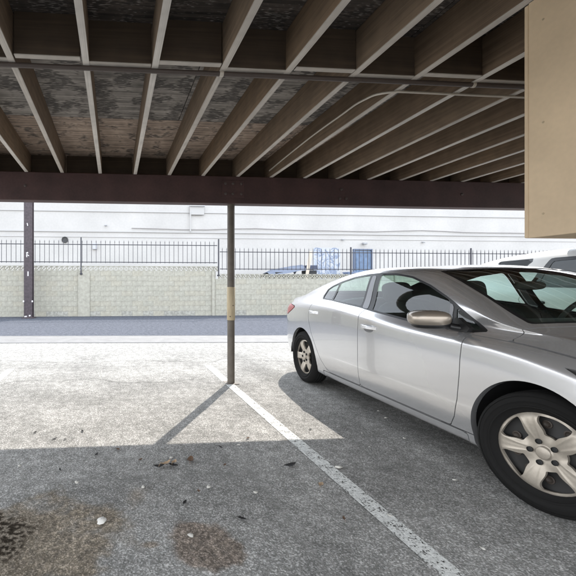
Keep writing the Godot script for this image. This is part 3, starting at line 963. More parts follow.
	var dlo_b := poly_f([Vector2(2.40, 1.11), Vector2(2.23, 1.49), Vector2(1.5, 1.51), Vector2(1.14, 1.46), Vector2(0.68, 1.25), Vector2(0.48, 1.06), Vector2(1.5, 1.085)], 0.01)
	var dlo := func(p: Vector3, v: float) -> float: return minf(dlo_a.call(p, v), dlo_b.call(p, v))
	var wind := func(p: Vector3, v: float) -> float:
		if v < 1.05 or p.x > 1.5: return 0.1
		return -minf(p.x - (0.08 + 0.2 * pow(p.z / 0.7, 2.0)), minf(1.0 + 0.08 * pow(p.z / 0.55, 2.0) - p.x, lerpf(0.70, 0.60, clampf(p.x, 0.0, 1.0)) - p.z))
	var rear := func(p: Vector3, v: float) -> float:
		if p.x < 3.3: return 0.1
		return -minf(minf(p.y - 1.13, 1.385 - p.y), 0.58 - p.z)
	var below := func(f: Callable) -> Callable:
		return func(p: Vector3, v: float) -> float: return f.call(p, v) if v < 1.3 else 0.08
	var fdoor: Callable = below.call(poly_f([Vector2(0.55, 0.33), Vector2(0.47, 0.5), Vector2(0.47, 1.12), Vector2(1.5, 1.15), Vector2(1.5, 0.33)]))
	var rdoor: Callable = below.call(poly_f([Vector2(1.5, 0.33), Vector2(1.5, 1.15), Vector2(2.40, 1.15), Vector2(2.45, 0.95), Vector2(2.30, 0.65), Vector2(2.15, 0.42), Vector2(2.1, 0.33)]))
	var hood := func(p: Vector3, v: float) -> float:
		return maxf(maxf(1.05 - v, p.x - (0.05 + 0.20 * pow(p.z / 0.70, 2.0))), -0.62 + 0.30 * p.z * p.z - p.x)
	var tail := poly_f([Vector2(3.15, 1.08), Vector2(3.7, 1.06), Vector2(3.7, 0.86), Vector2(3.3, 0.88)])
	var lampf := poly_f([Vector2(-0.18, 0.92), Vector2(-0.55, 0.88), Vector2(-0.80, 0.80), Vector2(-0.80, 0.70), Vector2(-0.5, 0.76)])
	var grille := func(p: Vector3, v: float) -> float:
		if p.x > -0.55: return 0.08
		return maxf(absf(p.y - 0.70) - 0.09, p.z - 0.44)
	return {
		"tab": tab, "ts": ts, "vs": vs, "nu": 120, "nv": 50, "front_axle": 0.02, "rear_axle": 2.62, "steer": 0.0, "axle_y": 0.35, "arch_f": 0.40, "arch_r": 0.40, "wheel_r": 0.35, "rim_r": 0.225, "half": 0.912, "floor_len": 3.9,
		"v_low": 0.85, "v_belt_lo": 0.85, "v_rail": 1.44, "dlo": dlo, "panes": panes, "dark_panes": [0], "pillars": [],
		"end_glass": [["windscreen", wind], ["rear_window", rear]],
		"panels": [["door", fdoor, true, "paint", 0.0], ["door", rdoor, true, "paint", 0.0], ["bonnet", hood, false, "paint", 0.0], ["tail_lamp", func(p, v): return tail.call(p, v) if v < 1.3 and p.z > 0.5 else 0.08, true, "red", 0.003], ["headlamp", func(p, v): return lampf.call(p, v) if p.z > 0.46 else 0.08, true, "lamp", 0.003], ["grille", grille, false, "black", -0.01]],
	}

func sedan_extras(root: Node3D, M: Dictionary) -> void:
	# door handles in shallow cups
	var n := 0
	var doors := []
	for c in root.get_children():
		if str(c.name).begins_with("door"):
			doors.append(c)
	for e in [[1.37, 0.800, 0.8875, 0], [2.37, 0.858, 0.882, 1]]:
		for side in [-1.0, 1.0]:
			var dn: Node = doors[e[3] * 2 + (0 if side < 0 else 1)]
			var cup := MB.new()
			ellipsoid(cup, Vector3.ZERO, Vector3(0.006, 0.036, 0.075), 0.85, 20, 12)
			var hd := Node3D.new()
			part("handle_cup", cup, M.cup, dn, Vector3(side * (e[2] - 0.002), e[1] - 0.008, -e[0]))
			var h := MB.new()
			var pts := []
			for k in 9:
				var t := k / 8.0
				pts.append(Vector3(side * (0.004 + 0.030 * sin(PI * t)), 0.010 - 0.004 * t, -0.105 + 0.21 * t))
			for o in [-0.008, 0.0, 0.008]:
				var q := []
				for p in pts:
					q.append(p + Vector3(0, o, 0))
				h.tube(q, 0.0085, 8)
			part("handle", h, M.paint, dn, Vector3(side * (e[2] - 0.004), e[1], -e[0]))
			hd.free()
	# mirrors
	for side in [-1.0, 1.0]:
		var mr := Node3D.new()
		mr.name = "wing_mirror"
		root.add_child(mr, true)
		mr.position = Vector3(side * 0.985, 0.953, -0.575)
		mr.rotation.y = side * 0.22
		var h := MB.new()
		ellipsoid(h, Vector3.ZERO, Vector3(0.122, 0.054, 0.075), 0.72, 32, 20)
		part("housing", h, M.mirror_housing, mr)
		var lo := MB.new()
		ellipsoid(lo, Vector3(side * -0.01, -0.036, -0.004), Vector3(0.112, 0.034, 0.066), 0.72, 28, 14)
		part("lower_cover", lo, M.trim, mr)
		var gl := MB.new()
		ellipsoid(gl, Vector3(0, 0.004, -0.066), Vector3(0.104, 0.048, 0.012), 0.7, 24, 12)
		part("mirror_glass", gl, M.mirror, mr)
		var ar := MB.new()
		ar.tube([Vector3(side * -0.09, -0.035, 0.0), Vector3(side * -0.13, -0.052, 0.02), Vector3(side * -0.185, -0.06, 0.05)], 0.024, 10)
		part("arm", ar, M.trim, mr)
		var ft := MB.new()
		ft.prism(PackedVector2Array([Vector2(-0.02, -0.03), Vector2(0.10, -0.03), Vector2(0.13, 0.0), Vector2(0.02, 0.055), Vector2(-0.02, 0.05)]), -0.012, 0.012, Transform3D(Basis(Vector3(0, 0, 1), Vector3.UP, Vector3(-1, 0, 0)), Vector3(side * -0.165, -0.045, 0.015)))
		part("foot", ft, M.trim, mr)
	# seats, dashboard, wheel
	make_seat(root, Vector3(-0.37, 0.33, -1.30), M)
	make_seat(root, Vector3(0.37, 0.33, -1.30), M)
	var b := MB.new()
	ellipsoid(b, Vector3(0, 0.46, -2.15), Vector3(0.62, 0.12, 0.26), 0.5)
	ellipsoid(b, Vector3(0, 0.75, -2.42), Vector3(0.62, 0.28, 0.09), 0.5)
	part("rear_bench", b, M.fabric, root)
	var da := MB.new()
	ellipsoid(da, Vector3(0, 0.83, -0.42), Vector3(0.72, 0.115, 0.34), 0.5, 32, 16)
	part("dashboard", da, M.dash, root)
	var ro := MB.new()
	ro.box(Vector3(0, 0.45, -0.10), Vector3(1.25, 0.5, 0.04), 0.02)
	ro.box(Vector3(0, 0.86, -2.72), Vector3(1.2, 0.03, 0.42), 0.01)
	part("bulkhead", ro, M.lining, root)
	var sw := Node3D.new()
	sw.name = "steering_wheel"
	root.add_child(sw, true)
	sw.position = Vector3(0.37, 0.905, -0.80)
	sw.rotation.x = 0.42
	var rg := MB.new()
	var ring := []
	for k in 33:
		ring.append(Vector3(0.185 * cos(TAU * k / 32), 0.185 * sin(TAU * k / 32), 0))
	rg.tube(ring, 0.016, 10, false)
	part("steering_rim", rg, M.dash, sw)
	var hb := MB.new()
	ellipsoid(hb, Vector3(0, -0.01, 0.01), Vector3(0.075, 0.06, 0.03), 0.7)
	for a in [Vector3(-0.18, 0.0, 0), Vector3(0.18, 0.0, 0), Vector3(0, -0.18, 0)]:
		hb.tube([Vector3.ZERO, a], 0.014, 8)
	part("spokes", hb, M.dash, sw)
	# inside mirror and sun visors, wipers
	var im := MB.new()
	ellipsoid(im, Vector3(0, 1.165, -0.84), Vector3(0.12, 0.033, 0.02), 0.7)
	im.tube([Vector3(0, 1.175, -0.83), Vector3(0, 1.225, -0.79)], 0.01, 8)
	part("inside_mirror", im, M.dash, root)
	for e in [[-0.55, 0.05], [0.08, 0.62]]:
		var wm := MB.new()
		var za := 0.005 + 0.2 * pow(e[0] / 0.7, 2.0)
		var zb := 0.03 + 0.2 * pow(e[1] / 0.7, 2.0)
		wm.tube([Vector3(e[0], 0.985 - 0.08 * absf(e[0]), -za - 0.005), Vector3(e[1], 1.03 - 0.06 * absf(e[1]), -zb - 0.10)], 0.008, 6)
		part("wiper", wm, M.black, root)

# ------------------------------------------------------------------ everything
func _ready() -> void:
	# camera: a wide level view whose frame is the right-hand two thirds of the lens
	var cam := Camera3D.new()
	cam.name = "camera"
	add_child(cam)
	var fpx := 384.0
	cam.projection = Camera3D.PROJECTION_FRUSTUM
	cam.near = 0.05
	cam.far = 600.0
	cam.size = 0.05 * 576.0 / fpx
	cam.frustum_offset = Vector2((288.0 - 144.0) / fpx * 0.05, -(288.0 - 285.0) / fpx * 0.05)
	cam.position = Vector3(0, 1.175, 0)
	cam.rotation_degrees = Vector3(0, -4.5, 0)
	cam.current = true
	# sky
	var env := Environment.new()
	env.background_mode = Environment.BG_SKY
	var sky := Sky.new()
	var sm := ProceduralSkyMaterial.new()
	sm.sky_top_color = Color(0.70, 0.735, 0.78)
	sm.sky_horizon_color = Color(0.93, 0.935, 0.94)
	sm.sky_curve = 0.22
	sm.ground_bottom_color = Color(0.45, 0.44, 0.42)
	sm.ground_horizon_color = Color(0.80, 0.83, 0.86)
	sm.sun_angle_max = 8.0
	sky.sky_material = sm
	env.sky = sky
	env.background_energy_multiplier = 1.65
	env.tonemap_mode = Environment.TONE_MAPPER_LINEAR
	env.tonemap_exposure = 3.5
	env.sdfgi_enabled = true
	env.ssao_enabled = true
	env.ssil_enabled = true
	var we := WorldEnvironment.new()
	we.name = "world_environment"
	we.environment = env
	add_child(we)
	# sun: high beyond the far wall, to the right
	var sun := DirectionalLight3D.new()
	sun.name = "sun"
	sun.light_energy = 0.63
	sun.light_angular_distance = 0.5
	sun.light_color = Color(1.0, 0.975, 0.94)
	sun.shadow_enabled = true
	add_child(sun)
	var to_sun := Vector3(0.532 / 1.03, 1.0, -0.847 / 1.03).normalized()
	sun.look_at_from_position(Vector3.ZERO, -to_sun, Vector3.UP)

	var rng := RandomNumberGenerator.new()
	rng.seed = 11

	# ---------------- materials
	make_asphalt()
	var grain := make_grain(61, 0.08)
	var asphalt := with_bump(textured(asphalt_tex, 1.0 / 1.6, Color.WHITE, 0.95), asphalt_bump, 0.35)
	asphalt.metallic_specular = 0.05
	var lot_m: StandardMaterial3D = asphalt.duplicate()
	lot_m.albedo_color = lin(0.98, 0.975, 0.96)
	var near_m: StandardMaterial3D = asphalt.duplicate()
	near_m.albedo_color = lin(1.0, 0.995, 0.98)
	near_m.detail_enabled = true
	near_m.detail_blend_mode = BaseMaterial3D.BLEND_MODE_MUL
	near_m.detail_uv_layer = BaseMaterial3D.DETAIL_UV_2
	near_m.detail_albedo = make_lot_marks()
	lot_m.albedo_color = lin(0.80, 0.796, 0.784)
	var alley_m: StandardMaterial3D = asphalt.duplicate()
	alley_m.albedo_color = lin(0.285, 0.305, 0.365)
	var concrete := with_bump(textured(make_mottle(101, Vector3(0.172, 0.167, 0.163), 0.25, 0.35), 0.5), grain, 0.1)
	var paint_m := with_bump(textured(make_paint(), 1.0 / 0.6, Color.WHITE, 0.8), grain, 0.06)
	paint_m.transparency = BaseMaterial3D.TRANSPARENCY_ALPHA_SCISSOR
	paint_m.alpha_scissor_threshold = 0.5
	var joist_tex := make_wood(201, Vector3(0.195, 0.138, 0.09), 0.38, 0.0)
	var joist_m := [with_bump(textured(joist_tex, 0.9), grain, 0.05), with_bump(textured(joist_tex, 0.9, lin(0.82, 0.79, 0.76)), grain, 0.05), with_bump(textured(joist_tex, 0.9, lin(1.0, 0.96, 0.9)), grain, 0.05)]
	var underside_tex := make_wood(211, Vector3(0.56, 0.52, 0.475), 0.3, 0.0)  # pale colour standing in for the light that ground bounce throws on undersides
	var underside_m := [textured(underside_tex, 0.9), textured(underside_tex, 0.9, lin(0.86, 0.84, 0.82))]
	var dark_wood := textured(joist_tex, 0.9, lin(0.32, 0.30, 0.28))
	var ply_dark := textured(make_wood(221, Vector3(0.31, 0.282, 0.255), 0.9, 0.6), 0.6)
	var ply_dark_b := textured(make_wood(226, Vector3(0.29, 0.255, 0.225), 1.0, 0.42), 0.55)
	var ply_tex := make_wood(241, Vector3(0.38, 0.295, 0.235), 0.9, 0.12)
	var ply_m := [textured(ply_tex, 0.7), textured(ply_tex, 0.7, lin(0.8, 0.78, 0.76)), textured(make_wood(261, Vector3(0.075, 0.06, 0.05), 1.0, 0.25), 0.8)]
	var beam_m := with_bump(textured(make_mottle(281, Vector3(0.056, 0.025, 0.023), 0.6, 0.3), 0.5, Color.WHITE, 0.6), grain, 0.05)
	var block_tex := make_mottle(301, Vector3(0.365, 0.35, 0.295), 0.35, 0.25)
	var block_m := [with_bump(textured(block_tex, 1.1), grain, 0.25), with_bump(textured(block_tex, 1.1, lin(0.965, 0.97, 0.965)), grain, 0.25), with_bump(textured(block_tex, 1.1, lin(1.0, 0.985, 0.96)), grain, 0.25)]
	var dirty_block := with_bump(textured(make_mottle(305, Vector3(0.32, 0.312, 0.275), 0.7, 0.2, 0.012), 1.3), grain, 0.25)
	var mortar_m := textured(make_mottle(311, Vector3(0.34, 0.325, 0.275), 0.2, 0.3), 1.0)
	var white_wall := tri_mat(with_bump(textured(make_mottle(321, Vector3(0.45, 0.435, 0.42), 0.16, 0.08, 0.006), 0.2, Color.WHITE, 0.85), grain, 0.15), 0.12)
	var white_trim := mat(lin(0.40, 0.39, 0.38), 0.7)
	var iron := mat(lin(0.035, 0.035, 0.045), 0.5)
	var pipe_m := mat(lin(0.07, 0.052, 0.044), 0.55)
	var conduit_m := mat(lin(0.55, 0.50, 0.43), 0.5, 0.2)
	var cabinet_m := tri_mat(with_bump(textured(make_mottle(351, Vector3(0.66, 0.51, 0.34), 0.22, 0.07, 0.008), 0.5, Color.WHITE, 0.6), grain, 0.02), 0.5)
	var black := mat(lin(0.012, 0.012, 0.012), 0.6)
	print("textures done ", Time.get_ticks_msec())

	# ---------------- ground
	var gm := MB.new()
	gm.quad(Vector3(-250, -0.012, 250), Vector3(250, -0.012, 250), Vector3(250, -0.012, -250), Vector3(-250, -0.012, -250), Vector3.UP, Vector2(0, 0), Vector2(500, 0), Vector2(500, 500), Vector2(0, 500))
	structure("ground", gm, lot_m)
	var lot := MB.new()
	var flat := func(m: MB, x0: float, x1: float, z0: float, z1: float, y: float) -> void:
		m.quad(Vector3(x0, y, z0), Vector3(x1, y, z0), Vector3(x1, y, z1), Vector3(x0, y, z1), Vector3.UP, Vector2(x0, z0), Vector2(x1, z0), Vector2(x1, z1), Vector2(x0, z1))
	flat.call(lot, -40.0, -3.2, 6.0, -8.1, 0.0)
	flat.call(lot, 3.2, 40.0, 6.0, -8.1, 0.0)
	flat.call(lot, -3.2, 3.2, 6.0, -0.4, 0.0)
	flat.call(lot, -3.2, 3.2, -6.8, -8.1, 0.0)
	var lot_node := structure("parking_lot", lot, lot_m)
	var near := MB.new()
	flat.call(near, -3.2, 3.2, -0.4, -6.8, 0.0)
	for p in near.P:
		near.T2.append(Vector2((p.x + 3.2) / 6.4, (-0.4 - p.z) / 6.4))
	part("stained_asphalt", near, near_m, lot_node)
	for x in [-1.43, 1.365, 4.12, -4.2]:
		var l := MB.new()
		l.quad(Vector3(x - 0.05, 0.004, 0.3), Vector3(x + 0.05, 0.004, 0.3), Vector3(x + 0.05, 0.004, -5.5), Vector3(x - 0.05, 0.004, -5.5), Vector3.UP, Vector2(x, 0), Vector2(x + 0.1, 0), Vector2(x + 0.1, 5.8), Vector2(x, 5.8))
		part("parking_line", l, paint_m, lot_node)
	var zr := func(x: float, z0: float) -> float: return z0 + 0.06 * x
	var gut := MB.new()
	var k0: float = zr.call(-40.0, -7.86)
	gut.quad(Vector3(-40, 0.004, zr.call(-40, -7.82)), Vector3(40, 0.004, zr.call(40, -7.82)), Vector3(40, 0.004, zr.call(40, -8.88)), Vector3(-40, 0.004, zr.call(-40, -8.88)), Vector3.UP, Vector2(0, 0), Vector2(80, 0), Vector2(80, 1), Vector2(0, 1))
	structure("gutter", gut, concrete)
	var joint := MB.new()
	joint.box(Vector3(0, 0.005, -7.82), Vector3(80, 0.006, 0.035), 0.0, 0, Basis(Vector3.UP, -0.06))
	joint.box(Vector3(0, 0.005, -8.88), Vector3(80, 0.006, 0.03), 0.0, 0, Basis(Vector3.UP, -0.06))
	var jn := structure("gutter_joint", joint, mat(lin(0.14, 0.14, 0.14), 0.9))
	jn.set_meta("kind", "structure")
	var al := MB.new()
	al.quad(Vector3(-40, 0.002, zr.call(-40, -8.88)), Vector3(40, 0.002, zr.call(40, -8.88)), Vector3(40, 0.002, -14.62), Vector3(-40, 0.002, -14.62), Vector3.UP, Vector2(-40, 11), Vector2(40, 6), Vector2(40, 14.5), Vector2(-40, 14.5))
	structure("alley", al, alley_m)
	var yard := MB.new()
	yard.box(Vector3(0, 0.42, -17.2), Vector3(90, 0.86, 4.8))
	structure("yard", yard, tri_mat(textured(make_mottle(361, Vector3(0.30, 0.295, 0.28), 0.4, 0.3), 0.5), 0.4))

	# ---------------- carport
	var cp := thing("carport", Vector3.ZERO, 0.0, "open wooden carport roof on a dark beam and a thin brown post", "carport")
	var jy := 2.46
	var jh := 0.235
	var jmesh := []
	for v in 4:
		jmesh.append(bx(Vector3(0.038, jh, 5.66), 0.003, 2, Vector2(v * 1.37, v * 0.31)))
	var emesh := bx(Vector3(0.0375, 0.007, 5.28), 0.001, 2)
	for k in range(-8, 28):
		var x := 0.238 + 0.4064 * k
		var v := rng.randi_range(0, 3)
		var jn2 := part("joist", jmesh[v], joist_m[rng.randi_range(0, 2)], cp, Vector3(x + rng.randf_range(-0.008, 0.008), jy + jh / 2, -1.95), Basis(Vector3.BACK, rng.randf_range(-0.02, 0.02)) * Basis(Vector3.UP, rng.randf_range(-0.0025, 0.0025)))
		part("pale_underside", emesh, underside_m[rng.randi_range(0, 1)], jn2, Vector3(0, -jh / 2 - 0.0035, 0.16))  # added strip: the lit look of the joist underside put into pale colour
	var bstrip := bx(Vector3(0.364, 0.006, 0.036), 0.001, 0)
	var bmesh := bx(Vector3(0.366, jh, 0.038), 0.003, 0, Vector2(0.3, 0.1))
	for k in range(-8, 27):
		var x := 0.238 + 0.4064 * (k + 0.5)
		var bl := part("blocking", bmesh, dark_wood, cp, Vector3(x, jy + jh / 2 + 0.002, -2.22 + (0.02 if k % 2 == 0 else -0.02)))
		part("pale_underside", bstrip, underside_m[1], bl, Vector3(0, -jh / 2 - 0.0035, 0))  # same added strip, painting the blocking underside as if lit from below
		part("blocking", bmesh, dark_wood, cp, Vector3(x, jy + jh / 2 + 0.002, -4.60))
	# roof boards: 1.22 x 2.44 m sheets, long side across the joists
	var rows := [[0.88, 0.14], [0.14, -1.08], [-1.08, -2.30], [-2.30, -3.52], [-3.52, -4.78]]
	for r in rows.size():
		var z0: float = rows[r][0]
		var z1: float = rows[r][1]
		for c in 6:
			var x0 := -3.06 + 2.4384 * c - (1.2192 if r % 2 and c > 0 else 0.0)
			if r % 2 and c == 5:
				continue
			var wide := 1.2132 if r % 2 and c == 0 else 2.432
			var ms := bx(Vector3(wide, 0.018, absf(z1 - z0) - 0.005), 0.001, 0, Vector2(rng.randf() * 3.0, rng.randf() * 3.0))
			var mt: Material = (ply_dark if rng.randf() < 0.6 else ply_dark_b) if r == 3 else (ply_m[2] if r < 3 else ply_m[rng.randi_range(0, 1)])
			part("roof_board", ms, mt, cp, Vector3(x0 + (wide + 0.006) / 2, jy + jh + 0.009 + 0.0005, (z0 + z1) / 2))
	var roof := MB.new()
	roof.box(Vector3(4.25, jy + jh + 0.034, -1.95), Vector3(14.7, 0.03, 5.75), 0.004)
	part("roofing", roof, mat(lin(0.16, 0.155, 0.15), 0.95), cp)
	var fas := MB.new()
	fas.box(Vector3(4.25, jy + jh / 2 + 0.012, -4.80), Vector3(14.7, jh + 0.02, 0.03), 0.003)
	part("fascia", fas, beam_m, cp)
	var beam := MB.new()
	beam.box(Vector3(4.25, 2.2985, -4.508), Vector3(14.6, 0.321, 0.14), 0.006, 0)
	var beam_n := part("beam", beam, beam_m, cp)
	var plate := MB.new()
	plate.box(Vector3(1.405, 2.31, -4.434), Vector3(0.27, 0.20, 0.008), 0.002)
	part("splice_plate", plate, beam_m, beam_n)
	for e in [[1.31, 2.37], [1.31, 2.25], [1.40, 2.37], [1.50, 2.25], [1.50, 2.37], [1.40, 2.25], [2.74, 2.33], [2.72, 2.22], [2.80, 2.22], [-1.0, 2.30], [4.3, 2.3]]:
		var bo := MB.new()
		bo.lathe([Vector2(0.017, 0.0), Vector2(0.017, 0.008), Vector2(0.010, 0.010), Vector2(0.010, 0.020), Vector2(0.0, 0.021)], Vector3(e[0], e[1], -4.438 if e[0] > 2 or e[0] < 0 else -4.430), Vector3(0, 0, 1), 10)
		part("bolt", bo, mat(lin(0.09, 0.07, 0.065), 0.5, 0.3), beam_n)
	var post_m := with_bump(textured(make_mottle(371, Vector3(0.10, 0.082, 0.064), 0.5, 0.35), 1.5, Color.WHITE, 0.55), grain, 0.05)
	for x in [-2.85, 1.401, 6.9]:
		var pm := MB.new()
		pm.tube([Vector3(x, 0, -4.508), Vector3(x, 0.75, -4.508), Vector3(x, 1.15, -4.508), Vector3(x, 2.138, -4.508)], 0.043, 24)
		var po := part("post", pm, post_m, cp)
		var ba := MB.new()
		ba.lathe([Vector2(0.0435, 0.755), Vector2(0.0475, 0.758), Vector2(0.048, 0.95), Vector2(0.0475, 1.148), Vector2(0.0435, 1.151)], Vector3(x, 0, -4.508), Vector3.UP, 24)
		part("cream_band", ba, with_bump(textured(make_mottle(381, Vector3(0.44, 0.36, 0.235), 0.35, 0.3), 1.0, Color.WHITE, 0.7), grain, 0.05) if x == 1.401 else cabinet_m, po)
		var pl := MB.new()
		pl.box(Vector3(x, 0.004, -4.508), Vector3(0.16, 0.008, 0.16), 0.002)
		part("base_plate", pl, post_m, po)
		if x == 1.401:
			for e in [[0.93, 0.2], [0.80, -0.5]]:
				var nl := MB.new()
				nl.lathe([Vector2(0.006, 0.0), Vector2(0.006, 0.004), Vector2(0, 0.005)], Vector3(x + sin(e[1]) * 0.048, e[0], -4.508 + cos(e[1]) * 0.048), Vector3(sin(e[1]), 0, cos(e[1])), 8)
				part("nail", nl, black, po)
	var rear_beam := MB.new()
	rear_beam.box(Vector3(4.25, 2.2985, 0.72), Vector3(14.6, 0.321, 0.14), 0.006, 0)
	part("beam", rear_beam, beam_m, cp)
	for x in [-2.85, 4.15, 9.8]:
		var rp := MB.new()
		rp.tube([Vector3(x, 0, 0.72), Vector3(x, 2.138, 0.72)], 0.043, 20)
		part("post", rp, post_m, cp)
	# pipes under the joists
	var pi := MB.new()
	pi.tube([Vector3(-3.0, 2.443, -2.265), Vector3(-2.0, 2.443, -2.265), Vector3(0.5, 2.442, -2.262), Vector3(4.0, 2.443, -2.26), Vector3(11.2, 2.443, -2.26)], 0.014, 12)
	var pin := part("pipe", pi, pipe_m, cp)
	for k in [-6, -3, 1, 5, 11]:
		var cl := MB.new()
		cl.lathe([Vector2(0.0155, -0.012), Vector2(0.0165, -0.01), Vector2(0.0165, 0.01), Vector2(0.0155, 0.012)], Vector3(0.238 + 0.4064 * k, 2.443, -2.263), Vector3.RIGHT, 12)
		part("pipe_strap", cl, conduit_m, pin)
	var cpts := [Vector3(11.0, 2.450, -2.40), Vector3(6.0, 2.448, -2.40), Vector3(2.79, 2.446, -2.39), Vector3(1.95, 2.446, -2.385), Vector3(1.85, 2.448, -2.395), Vector3(1.79, 2.455, -2.43), Vector3(1.775, 2.475, -2.50), Vector3(1.79, 2.50, -2.60), Vector3(1.81, 2.53, -2.75), Vector3(1.835, 2.55, -2.95), Vector3(1.838, 2.56, -3.4), Vector3(1.838, 2.55, -3.9), Vector3(1.838, 2.53, -4.42)]
	var cu := Curve3D.new()
	for i in cpts.size():
		var tg: Vector3 = (cpts[mini(i + 1, cpts.size() - 1)] - cpts[maxi(i - 1, 0)]) / 6.0
		cu.add_point(cpts[i], -tg, tg)
	cu.bake_interval = 0.04
	var cm := MB.new()
	cm.tube(Array(cu.get_baked_points()), 0.0078, 8)
	part("conduit", cm, conduit_m, cp)
	print("carport done ", Time.get_ticks_msec())

	# ---------------- the locker that hangs over the bonnets
	var cab := thing("storage_locker", Vector3(1.872, 1.387, -1.597), 0.0, "beige painted plywood locker hanging above the silver car's bonnet", "locker")
	var M_screw := mat(lin(0.46, 0.36, 0.24), 0.5, 0.2)
	var smudge_m := mat(lin(0.50, 0.38, 0.25), 0.8)
	var cw := 2.2
	var cd := 0.92
	var ch := 1.062
	part("side_panel", bx(Vector3(0.018, ch, cd), 0.002, 1), cabinet_m, cab, Vector3(0.009, ch / 2, cd / 2))
	part("side_panel", bx(Vector3(0.018, ch, cd), 0.002, 1), cabinet_m, cab, Vector3(cw - 0.009, ch / 2, cd / 2))
	part("bottom_panel", bx(Vector3(cw - 0.04, 0.018, cd - 0.006), 0.002), cabinet_m, cab, Vector3(cw / 2, 0.012, cd / 2))
	part("back_panel", bx(Vector3(cw - 0.04, ch - 0.03, 0.018), 0.002), cabinet_m, cab, Vector3(cw / 2, ch / 2 + 0.015, cd - 0.012))
	part("top_panel", bx(Vector3(cw - 0.04, 0.018, cd - 0.03), 0.002), cabinet_m, cab, Vector3(cw / 2, ch - 0.012, cd / 2))
	for e in [[0.06, 0.10], [0.06, 0.50], [0.06, 0.95], [0.40, 0.08], [0.80, 0.10]]:
		var scw := MB.new()
		scw.lathe([Vector2(0.005, 0.0), Vector2(0.0045, 0.0012), Vector2(0.0, 0.0014)], Vector3(-0.0002, e[1], e[0]), Vector3.LEFT, 8)
		part("screw", scw, M_screw, cab)
	for e in [[0.30, 0.66, 0.030, 0.012], [0.20, 0.60, 0.014, 0.016], [0.36, 0.62, 0.02, 0.01], [0.30, 0.40, 0.016, 0.014]]:
		var smg := MB.new()
		ellipsoid(smg, Vector3(-0.0002, e[1], e[0]), Vector3(0.0006, e[3], e[2]), 1.0, 14, 8)
		part("smudge", smg, smudge_m, cab)
	for e in [0, 1]:
		var dn := part("door", bx(Vector3(cw / 2 - 0.004, ch - 0.004, 0.02), 0.004), cabinet_m, cab, Vector3(cw * (0.25 + 0.5 * e), ch / 2, -0.0115))
		part("knob", bx(Vector3(0.03, 0.09, 0.02), 0.006), black, dn, Vector3((0.42 if e == 0 else -0.42), -0.1, -0.021))

	# ---------------- silver sedan
	var M := {}
	var pt := mat(lin(0.615, 0.61, 0.61), 0.22, 0.70)
	pt.clearcoat_enabled = true
	pt.clearcoat = 1.0
	pt.clearcoat_roughness = 0.03
	M.paint = pt
	var gl := mat(Color(lin(0.64, 0.87, 0.79), 0.0), 0.0)
	gl.refraction_enabled = true
	gl.refraction_scale = 0.0005
	gl.clearcoat_enabled = true
	gl.clearcoat = 1.0
	gl.clearcoat_roughness = 0.0
	M.glass = gl
	var dg := mat(Color(0.02, 0.025, 0.03, 0.9), 0.0, 0.0, 0.35)
	dg.transparency = BaseMaterial3D.TRANSPARENCY_ALPHA
	M.dark_glass = dg
	M.trim = mat(lin(0.012, 0.012, 0.013), 0.4)
	M.pillar = mat(lin(0.20, 0.20, 0.21), 0.35, 0.3)
	M.black = black
	M.rubber = with_bump(tri_mat(mat(lin(0.014, 0.0135, 0.013), 0.85), 4.0, false), grain, 0.03)
	M.rubber.metallic_specular = 0.25
	M.rust = mat(lin(0.05, 0.038, 0.03), 0.6)
	M.steel_black = mat(lin(0.02, 0.019, 0.018), 0.55)
	M.cover = with_bump(tri_mat(textured(make_mottle(411, Vector3(0.45, 0.40, 0.335), 0.16, 0.10, 0.02), 1.0, Color.WHITE, 0.45), 6.0, false), grain, 0.01)
	M.cover.metallic = 0.45
	M.red = mat(lin(0.30, 0.006, 0.012), 0.15)
	M.red.clearcoat_enabled = true
	M.lamp = mat(lin(0.10, 0.10, 0.11), 0.08, 0.4)
	M.lamp.clearcoat_enabled = true
	M.lining = mat(lin(0.035, 0.034, 0.033), 0.9)
	M.fabric = mat(lin(0.028, 0.027, 0.027), 0.95)
	M.dash = mat(lin(0.022, 0.022, 0.022), 0.7)
	M.mirror_housing = mat(lin(0.36, 0.315, 0.265), 0.3, 0.6)  # mirror housings, warmer and darker than the body paint
	M.cup = mat(lin(0.16, 0.16, 0.165), 0.4, 0.5)
	M.mirror = mat(lin(0.8, 0.8, 0.8), 0.02, 1.0)
	var car := thing("silver_sedan", Vector3(3.047, 0.0, -1.779), -0.0376, "silver four-door sedan parked nose-in under the carport", "car")
	build_car(car, sedan_tables(), M)
	sedan_extras(car, M)
	print("sedan done ", Time.get_ticks_msec())
	var MS := M.duplicate()
	var wp := mat(lin(0.52, 0.51, 0.485), 0.4)
	wp.clearcoat_enabled = true
	wp.clearcoat = 0.8
	MS.paint = wp
	var suv := thing("white_crossover", Vector3(5.95, 0, -1.98), 0.0, "white crossover parked beyond the silver sedan", "car")
	build_car(suv, suv_tables(), MS)
	for side in [-1.0, 1.0]:
		for e in [1.35, 2.25]:
			var h := MB.new()
			ellipsoid(h, Vector3(side * 0.915, 0.925, -e), Vector3(0.02, 0.022, 0.10), 0.6, 16, 10)
			part("door_handle", h, M.trim, suv)
	make_seat(suv, Vector3(-0.38, 0.50, -1.35), M)
	make_seat(suv, Vector3(0.38, 0.50, -1.35), M)
	print("suv done ", Time.get_ticks_msec())

	# ---------------- block wall along the alley
	var wz := -14.5
	var bw := thing("block_wall", Vector3(0, 0, wz), 0.0, "cream painted concrete block wall with a pierced top course along the alley", "wall")
	var back := MB.new()
	back.box(Vector3(-8.05, 0.85, -0.045), Vector3(23.9, 1.69, 0.12))
	back.box(Vector3(16.95, 0.70, -0.045), Vector3(26.1, 1.40, 0.12))
	part("mortar", back, mortar_m, bw)
	var vis := 0
